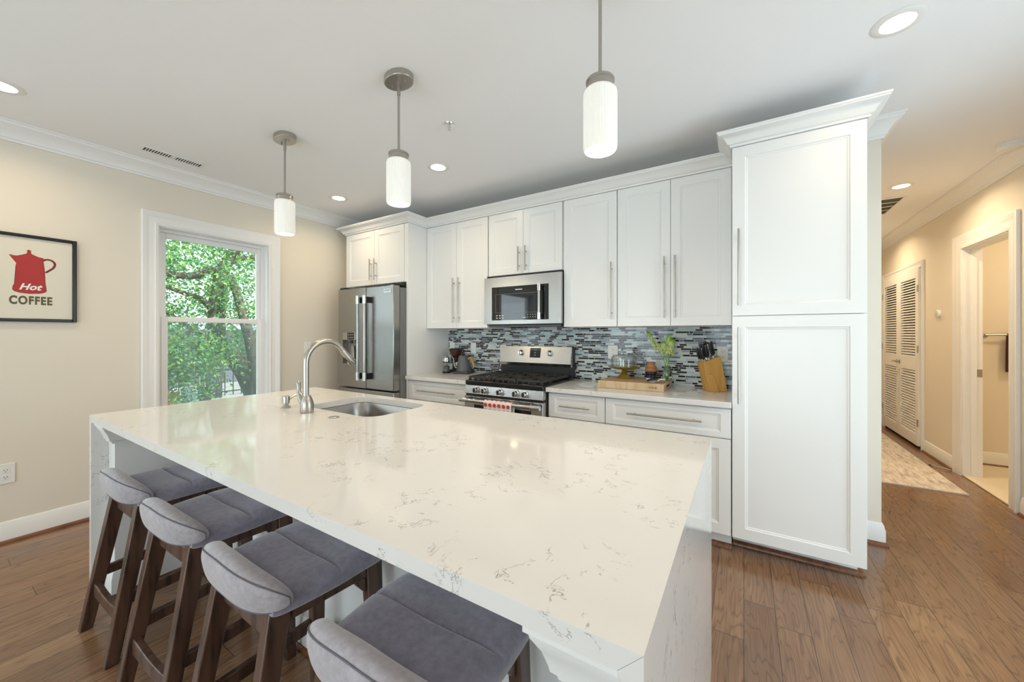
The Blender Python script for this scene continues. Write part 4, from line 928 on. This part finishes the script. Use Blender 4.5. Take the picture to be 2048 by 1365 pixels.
# striped cloth-like holder with black rim, lying at the front right of the board
t = thing('striped_tongs_rest', 'small black-rimmed holder with white striped tail lying on the cutting board', 'holder', (-.545, 2.90, ZB))
pts = [(-.600 + .042 * (1 - math.cos(a)) * .5 * 1.6, 2.865 + .030 * math.sin(a), ZB + .012 + .018 * math.sin(a * .5)) for a in [2 * math.pi * i / 24 for i in range(25)]]
obj('rim', MB().tube(pts, .0062, 10, cap=False), BLACK, t)
obj('dish', MB().lathe((-.567, 2.866, ZB), [(.024, .0015), (.030, .012), (.020, .020), (.006, .024)], 20), mat('striped_grey', (.55, .55, .56), .4, .4), t)
m = MB()
for i in range(4): m.tube([(-.535, 2.868 + .007 * i, ZB + .012), (-.515, 2.885 + .008 * i, ZB + .024), (-.490, 2.905 + .009 * i, ZB + .020)], .0042, 8)
obj('tail', m, WHITE, t); m = MB()
for i in range(3): m.tube([(-.535, 2.8715 + .007 * i, ZB + .010), (-.515, 2.889 + .008 * i, ZB + .022), (-.490, 2.9095 + .009 * i, ZB + .018)], .0034, 8)
obj('tail_stripe', m, BLACK, t)

# knife block, knives
BX, BY, BR = -.165, 3.075, R(33)
t = thing('knife_block', 'slanted bamboo knife block on the counter beside the pantry', 'knife block', (BX, BY, ZK)); t.rotation_euler = (0, 0, 0)
def blk(mb): return mb.turn(BR, (BX, BY))
x0 = BX - .075
obj('block', blk(MB().prism([(x0, ZK), (x0 + .125, ZK), (x0 + .075, ZK + .255), (x0 - .045, ZK + .205)], BY - .048, BY + .048, 'y')), BAMBOO, t, bevel=.003)
obj('front_wedge', blk(MB().prism([(x0 + .004, ZK), (x0 + .060, ZK), (x0 + .016, ZK + .12), (x0 - .0245, ZK + .125)], BY - .060, BY - .0485, 'y')), BAMBOO, t, bevel=.002)
lean = Vector((-.30, 0, .955)).normalized(); nrm = Vector((-.385, 0, .923))
kn = 0
for (u, v, ln, r) in ((.12, -.030, .095, .0085), (.12, .0, .100, .0085), (.12, .030, .100, .0085), (.38, -.030, .105, .009), (.38, .0, .120, .0095), (.38, .030, .120, .0095), (.66, -.028, .115, .0095), (.66, .028, .125, .0095), (.88, 0, .112, .009)):
    p = Vector((x0 - .045 + .120 * u, BY + v, ZK + .205 + .050 * u)) + lean * .0015
    k = thing('kitchen_knife', ('short black-handled knife at the lower front corner of the block', 'short black-handled knife in the front row, middle slot', 'short black-handled knife in the front row, rear slot', 'black-handled knife in the second row, near slot', 'tall black-handled knife in the second row, middle slot', 'tall black-handled knife in the second row, rear slot', 'black-handled knife in the third row, near slot', 'tallest black-handled knife, third row, rear slot', 'black-handled sharpening steel in the top slot of the block')[kn], 'knife', tuple(p), 'knives in the bamboo block'); kn += 1
    def kb(pts_, rr, n_=10): return blk(MB().tube(pts_, rr, n_))
    obj('bolster', kb([p, p + lean * .018], [r * 1.02, r * .85]), CHROME, k)
    obj('handle', kb([p + lean * .0182, p + lean * (.03), p + lean * (ln * .55), p + lean * (ln * .85) + Vector((.003, 0, 0)), p + lean * ln + Vector((.007, 0, 0))], [r * .8, r, r * .9, r * 1.08, r * .8]), BLACK, k)
    obj('butt_cap', kb([p + lean * (ln + .0005) + Vector((.007, 0, 0)), p + lean * (ln + .005) + Vector((.008, 0, 0))], [r * .8, r * .55]), CHROME, k)

# ------------------------------------------------------------------ outlets, switches, thermostat
def plate(name, label, cat, c, ax, kind, w_=.072, h_=.116):
    x, y, z = c; t = thing(name, label, cat, c)
    def bx(a, b, z0, z1, d0, d1):
        if ax == 'y': return B(x + a, y - d1, z + z0, x + b, y - d0, z + z1)
        s = 1 if ax == 'x' else -1; return B(min(x + s * d0, x + s * d1), y + a, z + z0, max(x + s * d0, x + s * d1), y + b, z + z1)
    obj('cover_plate', bx(-w_ / 2, w_ / 2, -h_ / 2, h_ / 2, .0003, .006), WHITE, t, bevel=.002)
    if kind == 'outlet':
        for s in (-.022, .022):
            obj('socket', bx(-.017, .017, s - .0145, s + .0145, .0061, .0075), WHITE, t, bevel=.001)
            for a in (-.007, .005): obj('slot', bx(a, a + .002, s - .002, s + .008, .0076, .0080), BLACK, t)
            obj('ground_hole', bx(-.002, .002, s - .010, s - .006, .0076, .0080), BLACK, t)
    elif kind == 'gfci':
        obj('insert', bx(-.017, .017, -.034, .034, .0061, .009), WHITE, t, bevel=.001)
        for s in (-.022, .022):
            for a in (-.007, .005): obj('slot', bx(a, a + .002, s - .002, s + .006, .0091, .0095), BLACK, t)
            obj('ground_hole', bx(-.002, .002, s - .009, s - .005, .0091, .0095), BLACK, t)
    elif kind == 'switch': obj('rocker', bx(-.016, .016, -.032, .032, .0061, .0095), WHITE, t, bevel=.002)
    else: obj('screw', bx(-.002, .002, -.002, .002, .0061, .0066), BLACK, t)
    return t
YT = 3.2222
plate('outlet_plate', 'white outlet plate in the backsplash behind the coffee grinder', 'outlet', (-2.772, YT, 1.175), 'y', 'switch')
plate('blank_plate', 'white blank cover plate in the backsplash above the kettle handle', 'outlet', (-2.475, YT, 1.174), 'y', 'blank')
plate('outlet_plate', 'white cover plate half hidden by the range backguard', 'outlet', (-2.095, YT, 1.160), 'y', 'blank')
plate('outlet_plate', 'white outlet plate in the backsplash behind the glass dome', 'outlet', (-.962, YT, 1.168), 'y', 'outlet', .086)
plate('outlet_plate', 'white outlet in the backsplash behind the knife block', 'outlet', (-.134, YT, 1.174), 'y', 'gfci')
plate('wall_outlet', 'white outlet low on the left wall at the photo edge', 'outlet', (XL, .337, .437), 'x', 'outlet', .075, .125)
plate('light_switch', 'white switch plate on the left wall behind the faucet', 'light switch', (XL, 2.275, 1.18), 'x', 'switch', .075, .118)
t = thing('thermostat', 'round white thermostat on the hallway wall between the two doors', 'thermostat', (XR, 5.66, 1.535))
obj('base', MB().lathe((XR - .0005, 5.66, 1.535), [(.042, 0), (.042, -.018), (.038, -.024)], 32, axis='x'), WHITE, t)
obj('dial', MB().lathe((XR - .0248, 5.66, 1.535), [(.034, 0), (.030, -.003)], 32, axis='x'), mat('pale_grey_dial', (.55, .57, .58), .2), t)

# ------------------------------------------------------------------ hallway things
m = B(.86, 4.585, .0008, 1.562, 6.85, .009)
t = tag(obj('rug', m, rug_mat(), bevel=.003), 'pale beige and grey patterned runner rug in the hallway', 'rug')
m = MB().box(.855, 4.580, .0006, 1.567, 4.5845, .010).box(.855, 6.8505, .0006, 1.567, 6.855, .010).box(.855, 4.5845, .0006, .8595, 6.8505, .010).box(1.5625, 4.5845, .0006, 1.567, 6.8505, .010)
obj('rug_border', m, mat('rug_binding', (.78, .76, .72), .9), t)
t = thing('door_stop', 'small coiled door stop near the hallway baseboard', 'door stop', (1.64, 5.35, 0))
obj('spring', MB().tube([(1.70, 5.30, .012), (1.66, 5.33, .016), (1.62, 5.38, .013), (1.60, 5.42, .007)], .0055, 8), CHROME, t)
obj('tip', MB().tube([(1.60, 5.42, .0075), (1.592, 5.432, .0075)], .0068, 8), BLACK, t)
t = thing('towel_bar', 'metal towel bar on the bathroom wall seen through the doorway', 'towel bar', (2.25, 5.70, 1.31))
obj('rail', MB().cyl((2.06, 5.690, 1.315), (2.62, 5.690, 1.315), .009, n=14), NICKEL, t)
obj('wall_post', MB().lathe((2.075, 5.7435, 1.315), [(.024, 0), (.022, .008), (.010, .012), (.010, .045)], 18, axis='y'), NICKEL, t)
obj('wall_post', MB().lathe((2.605, 5.7435, 1.315), [(.024, 0), (.022, .008), (.010, .012), (.010, .045)], 18, axis='y'), NICKEL, t)
m = MB(); NX = 10; prof = [(5.717, .95), (5.714, 1.15), (5.708, 1.30), (5.702, 1.322), (5.690, 1.3275), (5.678, 1.322), (5.672, 1.30), (5.666, 1.15), (5.660, 1.02)]
for y, z in prof:
    for k in range(NX + 1): m.v.append((2.20 + .30 * k / NX, y + .004 * math.sin(k * 1.7) * (1 if z < 1.2 else 0), z))
for i in range(len(prof) - 1):
    for k in range(NX): m.f.append((i * (NX + 1) + k, i * (NX + 1) + k + 1, (i + 1) * (NX + 1) + k + 1, (i + 1) * (NX + 1) + k)); m.m.append(0)
tw = obj('hand_towel', m, mat('brown_terry', (.13, .05, .032), .95, bump=(300, .4)), smooth=60); md = tw.modifiers.new('thickness', 'SOLIDIFY'); md.thickness = .006; md.offset = 0
tag(tw, 'dark brown hand towel hanging on the bathroom towel bar', 'towel')

# ------------------------------------------------------------------ framed poster on the left wall
t = thing('framed_poster', 'black framed poster of a red coffee pot on the left wall', 'picture', (XL, .43, 1.69))
y0, y1, z0, z1 = .228, .634, 1.405, 1.972
obj('frame', ring_box(MB(), XL + .0005, XL + .024, y0, y1, z0, z1, .020, .020, .020), mat('black_frame_wood', (.014, .011, .010), .3), t, bevel=.004)
PAPER = mat('cream_print_paper', (.74, .70, .60), .6); RED = mat('red_print_ink', (.42, .035, .035), .6); DRED = mat('dark_red_print_ink', (.20, .020, .018), .6); OLIVE = mat('olive_print_ink', (.11, .095, .045), .6); PWH = mat('white_print_ink', (.85, .83, .78), .6)
pr_ = obj('print', B(XL + .004, y0 + .0205, z0 + .0205, XL + .010, y1 - .0205, z1 - .0205), PAPER, t)
body = [(.350, 1.832), (.372, 1.826), (.384, 1.828), (.405, 1.838), (.421, 1.848), (.424, 1.862), (.421, 1.868), (.428, 1.873), (.436, 1.868), (.433, 1.862), (.436, 1.848), (.452, 1.838), (.470, 1.830), (.488, 1.828), (.484, 1.822), (.486, 1.800), (.490, 1.760), (.492, 1.720), (.494, 1.660), (.497, 1.636), (.499, 1.612), (.492, 1.602), (.470, 1.594), (.428, 1.590), (.390, 1.594), (.370, 1.602), (.364, 1.612), (.366, 1.632), (.371, 1.645), (.374, 1.700), (.377, 1.760), (.380, 1.782), (.372, 1.795)]
def grow(P, d):
    n = len(P); o = []
    for i in range(n):
        a, b, c_ = Vector(P[i - 1]), Vector(P[i]), Vector(P[(i + 1) % n]); e1, e2 = (b - a).normalized(), (c_ - b).normalized(); n1 = (Vector((-e1.y, e1.x)) + Vector((-e2.y, e2.x))); n1 = n1.normalized() if n1.length > .1 else Vector((-e1.y, e1.x)); o.append(tuple(b + n1 * d))
    return o
sg_ = 1 if sum(a[0] * b[1] - b[0] * a[1] for a, b in zip(body, body[1:] + body[:1])) < 0 else -1
def flat(name, P, x, m): 
    mb = MB(); n = len(P); return obj(name, mb.prism(P, XL + x, XL + x + .0003, 'x'), m, pr_, smooth=0)
flat('pot_outline', grow(body, sg_ * .0025), .0102, DRED); flat('pot_body', body, .0106, RED)
hp = [(.486, 1.812), (.500, 1.822), (.520, 1.820), (.534, 1.806), (.536, 1.788), (.528, 1.768), (.512, 1.750), (.496, 1.734)]
hq = []
for i in range(len(hp) - 1):
    p0, p1, p2, p3 = [Vector(hp[max(0, min(len(hp) - 1, i + k))]) for k in (-1, 0, 1, 2)]
    for k in range(5):
        u = k / 5; hq.append(.5 * (2 * p1 + (p2 - p0) * u + (2 * p0 - 5 * p1 + 4 * p2 - p3) * u * u + (p3 - p0 + 3 * (p1 - p2)) * u ** 3))
hq.append(Vector(hp[-1])); L0, L1 = [], []
for i, p in enumerate(hq):
    d_ = (hq[min(i + 1, len(hq) - 1)] - hq[max(0, i - 1)]).normalized(); n_ = Vector((-d_.y, d_.x)) * .0055; L0.append(p + n_); L1.append(p - n_)
m = MB(); n_ = len(hq); m.add([(XL + .0102, *p) for p in L0 + L1] + [(XL + .0105, *p) for p in L0 + L1], [f_ for i in range(n_ - 1) for f_ in ((i, i + 1, n_ + i + 1, n_ + i), (2 * n_ + i, 3 * n_ + i, 3 * n_ + i + 1, 2 * n_ + i + 1), (i, 2 * n_ + i, 2 * n_ + i + 1, i + 1), (n_ + i, n_ + i + 1, 3 * n_ + i + 1, 3 * n_ + i))])
o = obj('pot_handle', m, DRED, pr_); o.scale = (1, 1, 1)
text('hot_lettering', 'Hot', .056, (XL + .0114, .431, 1.614), (R(90), 0, R(90)), PWH, pr_, ex=.0002, off=.0018, sx=.95, shear=.35, sp=1.04)
text('coffee_lettering', 'COFFEE', .072, (XL + .0106, .437, 1.520), (R(90), 0, R(90)), OLIVE, pr_, ex=.0002, off=.0030, sx=.63, sp=1.16)

# ------------------------------------------------------------------ outside the window
GRASS = mat('yard_ground', (.16, .17, .10), .9, var=(2, .4)); CONC = mat('pale_concrete', (.42, .42, .40), .85, var=(3, .15))
g = obj('yard_ground', B(-40, -25, -2.6, -4.5, 40, -2.5), GRASS); g['kind'] = 'structure'
g = obj('terrace_floor', B(-17, -2, -.65, -9.8, 16, -.55), CONC); g['kind'] = 'structure'
g = obj('terrace_wall', B(-16.9, -2, -2.499, -9.9, 16, -.651), CONC); g['kind'] = 'structure'
BARK = mat('grey_brown_bark', (.13, .105, .085), .9, bump=(14, .9, (6, 6, 1)), var=(10, .35, (7, 7, 1.2)))
LEAF = [mat('leaf_green', (.11, .27, .05), .5, trans=0), mat('leaf_bright', (.22, .42, .08), .5), mat('leaf_teal', (.08, .26, .14), .5)]
rs = random.Random(5)
def foliage(par, n, place, size, name='foliage'):
    m = MB()
    for i in range(n):
        p = place(); s = size * rs.uniform(.7, 1.35); n_ = Vector((rs.uniform(-.4, 1), rs.uniform(-1, 1), rs.uniform(-.2, 1.2))).normalized(); u = n_.orthogonal().normalized(); u = Matrix.Rotation(rs.uniform(0, 6.28), 3, n_) @ u; v = n_.cross(u); k = rs.choices((0, 1, 2), (5, 3, 3))[0]
        dz = n_ * s * .18
        m.add([p - u * s, p - u * .35 * s + v * .55 * s + dz, p + u * .3 * s + v * .42 * s + dz, p + u * s, p + u * .3 * s - v * .42 * s + dz, p - u * .35 * s - v * .55 * s + dz], [(0, 3, 2, 1), (0, 5, 4, 3)], k)
    return obj(name, m, LEAF, par, smooth=0)
def limb(par, pts, r0, r1, name='branch'):
    P = [Vector(p) for p in pts]; Q = []
    for i in range(len(P) - 1):
        a, b, c, d = P[max(0, i - 1)], P[i], P[i + 1], P[min(len(P) - 1, i + 2)]
        for k in range(4):
            t = k / 4; Q.append(.5 * ((2 * b) + (c - a) * t + (2 * a - 5 * b + 4 * c - d) * t * t + (3 * b - a - 3 * c + d) * t ** 3))
    Q.append(P[-1]); n = len(Q); return obj(name, MB().tube(Q, [r0 + (r1 - r0) * i / (n - 1) for i in range(n)], 12), BARK, par)
t = thing('leafy_tree', 'large leafy tree with leaning trunk and limbs filling the window view', 'tree', (-8.6, 4.4, -2.5))
trunk = [(-8.5, 4.75, -2.5), (-8.6, 4.25, -.9), (-8.6, 3.83, .05), (-8.6, 3.63, .55), (-8.6, 3.39, .9), (-8.6, 3.2, 1.12), (-8.6, 3.14, 1.6), (-8.6, 3.17, 2.13), (-8.6, 3.27, 2.63), (-8.5, 3.48, 3.04), (-8.4, 3.69, 3.48), (-8.3, 4.0, 4.6)]
limb(t, trunk, .22, .07, 'trunk')
limb(t, [(-8.45, 4.55, -1.9), (-8.0, 3.75, -.4), (-8.0, 3.55, .69), (-8.0, 3.46, 1.22), (-8.1, 3.4, 1.6), (-8.2, 3.33, 2.07), (-8.4, 3.3, 2.42)], .13, .06, 'limb')
for pts, a, b in (([(-8.6, 3.25, 2.53), (-8.5, 3.01, 2.53), (-8.4, 2.71, 2.37), (-8.2, 2.28, 2.35), (-8.0, 1.6, 2.5)], .085, .04), ([(-8.6, 3.2, 1.12), (-8.5, 2.97, 1.24), (-8.4, 2.79, 1.33), (-8.2, 2.3, 1.7)], .075, .03), ([(-8.6, 3.12, 1.7), (-8.5, 2.89, 1.96), (-8.4, 2.61, 2.04), (-8.4, 2.31, 2.16)], .06, .03), ([(-8.0, 1.5, .80), (-8.2, 2.21, .97), (-8.2, 2.38, 1.06), (-8.2, 2.49, 1.18), (-8.3, 2.7, 1.5)], .07, .04), ([(-8.5, 3.5, 3.1), (-8.3, 3.0, 3.3), (-8.2, 2.2, 3.3)], .06, .03), ([(-8.6, 3.3, 2.7), (-8.8, 3.7, 2.9), (-9, 4.3, 3.1)], .06, .03)):
    limb(t, pts, a, b)
cl = [Vector((rs.uniform(-10.2, -7.4), rs.uniform(1.6, 4.7), rs.uniform(.7, 4.2))) for i in range(46)] + [Vector((rs.uniform(-8.6, -7.4), rs.uniform(1.9, 2.9), rs.uniform(.0, 1.3))) for i in range(12)]
def pl1():
    c = rs.choice(cl); return c + Vector((rs.gauss(0, .26), rs.gauss(0, .26), rs.gauss(0, .17)))
foliage(t, 22000, pl1, .030)
t = thing('background_tree', 'paler bushy tree growing behind the railing, seen between the nearer leaves', 'tree', (-19, 7, -2.5))
limb(t, [(-19, 7, -2.5), (-19, 7, 1), (-19, 7.3, 4)], .3, .12, 'trunk')
c2 = [Vector((rs.uniform(-21, -18), rs.uniform(3.0, 10.5), rs.uniform(.3, 8.0))) for i in range(60)]
def pl2():
    c = rs.choice(c2); return c + Vector((rs.gauss(0, .5), rs.gauss(0, .5), rs.gauss(0, .32)))
foliage(t, 12000, pl2, .085)
IRONB = mat('black_painted_iron', (.02, .022, .025), .4)
m = MB().box(-13.52, 2.5, .22, -13.48, 8, .26).box(-13.52, 2.5, -.44, -13.48, 8, -.41); rl = thing('terrace_railing', 'black iron railing at the far edge of the terrace', 'railing', (-13.5, 5, -.55))
obj('rails', m, IRONB, rl)
for i in range(13): obj('post' if i % 6 == 0 else 'baluster', B(-13.51 - (.015 if i % 6 == 0 else 0), 3.6 + .22 * i, -.5495, -13.49 + (.015 if i % 6 == 0 else 0), 3.62 + .22 * i + (.02 if i % 6 == 0 else 0), .219), IRONB, rl)
t = thing('terrace_gate', 'dark wooden gate panel standing in front of the railing', 'gate', (-13.2, 4.75, -.55)); m = MB()
for i in range(5): m.box(-13.22, 4.58 + .078 * i, -.5495, -13.18, 4.652 + .078 * i, .34)
obj('boards', m, mat('dark_gate_wood', (.06, .06, .065), .7), t); obj('frame', MB().box(-13.179, 4.58, .24, -13.15, 4.964, .30).box(-13.179, 4.58, -.42, -13.15, 4.964, -.36), mat('dark_gate_wood_b', (.05, .05, .055), .7), t)
for y, r, h, mt, lab in ((3.66, .15, .34, mat('terracotta', (.40, .13, .06), .8), 'terracotta plant pot on the terrace, leftmost'), (4.01, .15, .40, mat('blue_grey_glaze', (.20, .27, .34), .3), 'blue grey glazed plant pot on the terrace'), (4.385, .17, .40, mat('black_glaze', (.03, .035, .045), .3), 'black glazed plant pot on the terrace beside the gate')):
    t = thing('plant_pot', lab, 'plant pot', (-12.7, y, -.5495), 'plant pots on the terrace')
    obj('pot', MB().lathe((-12.7, y, -.5495), [(r * .7, 0), (r * .9, h * .4), (r, h * .85), (r * 1.08, h * .86), (r * 1.08, h), (r * .95, h), (r * .93, h * .9)], 24), mt, t)
    obj('soil', MB().lathe((-12.7, y, -.5495), [(r * .9, h * .9), (r * .3, h * .92)], 20), DARK, t)
t = thing('neighbour_house', 'blue grey neighbouring house wall low behind the railing', 'house', (-26, 11, -2.5))
obj('wall', B(-30, 7.0, -2.5, -26, 16, .55), mat('blue_grey_siding', (.24, .25, .32), .8), t); obj('roof', MB().prism([(-30.4, .5501), (-25.6, .5501), (-28, 1.6)], 6.6, 16.4, 'y'), mat('grey_roof', (.12, .12, .14), .9), t)
for y in (8.2, 11.5): w_ = obj('window', B(-25.99, y, -.9, -25.96, y + .9, .2), TRIM, t); obj('pane', B(-25.959, y + .07, -.83, -25.955, y + .83, .13), BGLASS, w_)
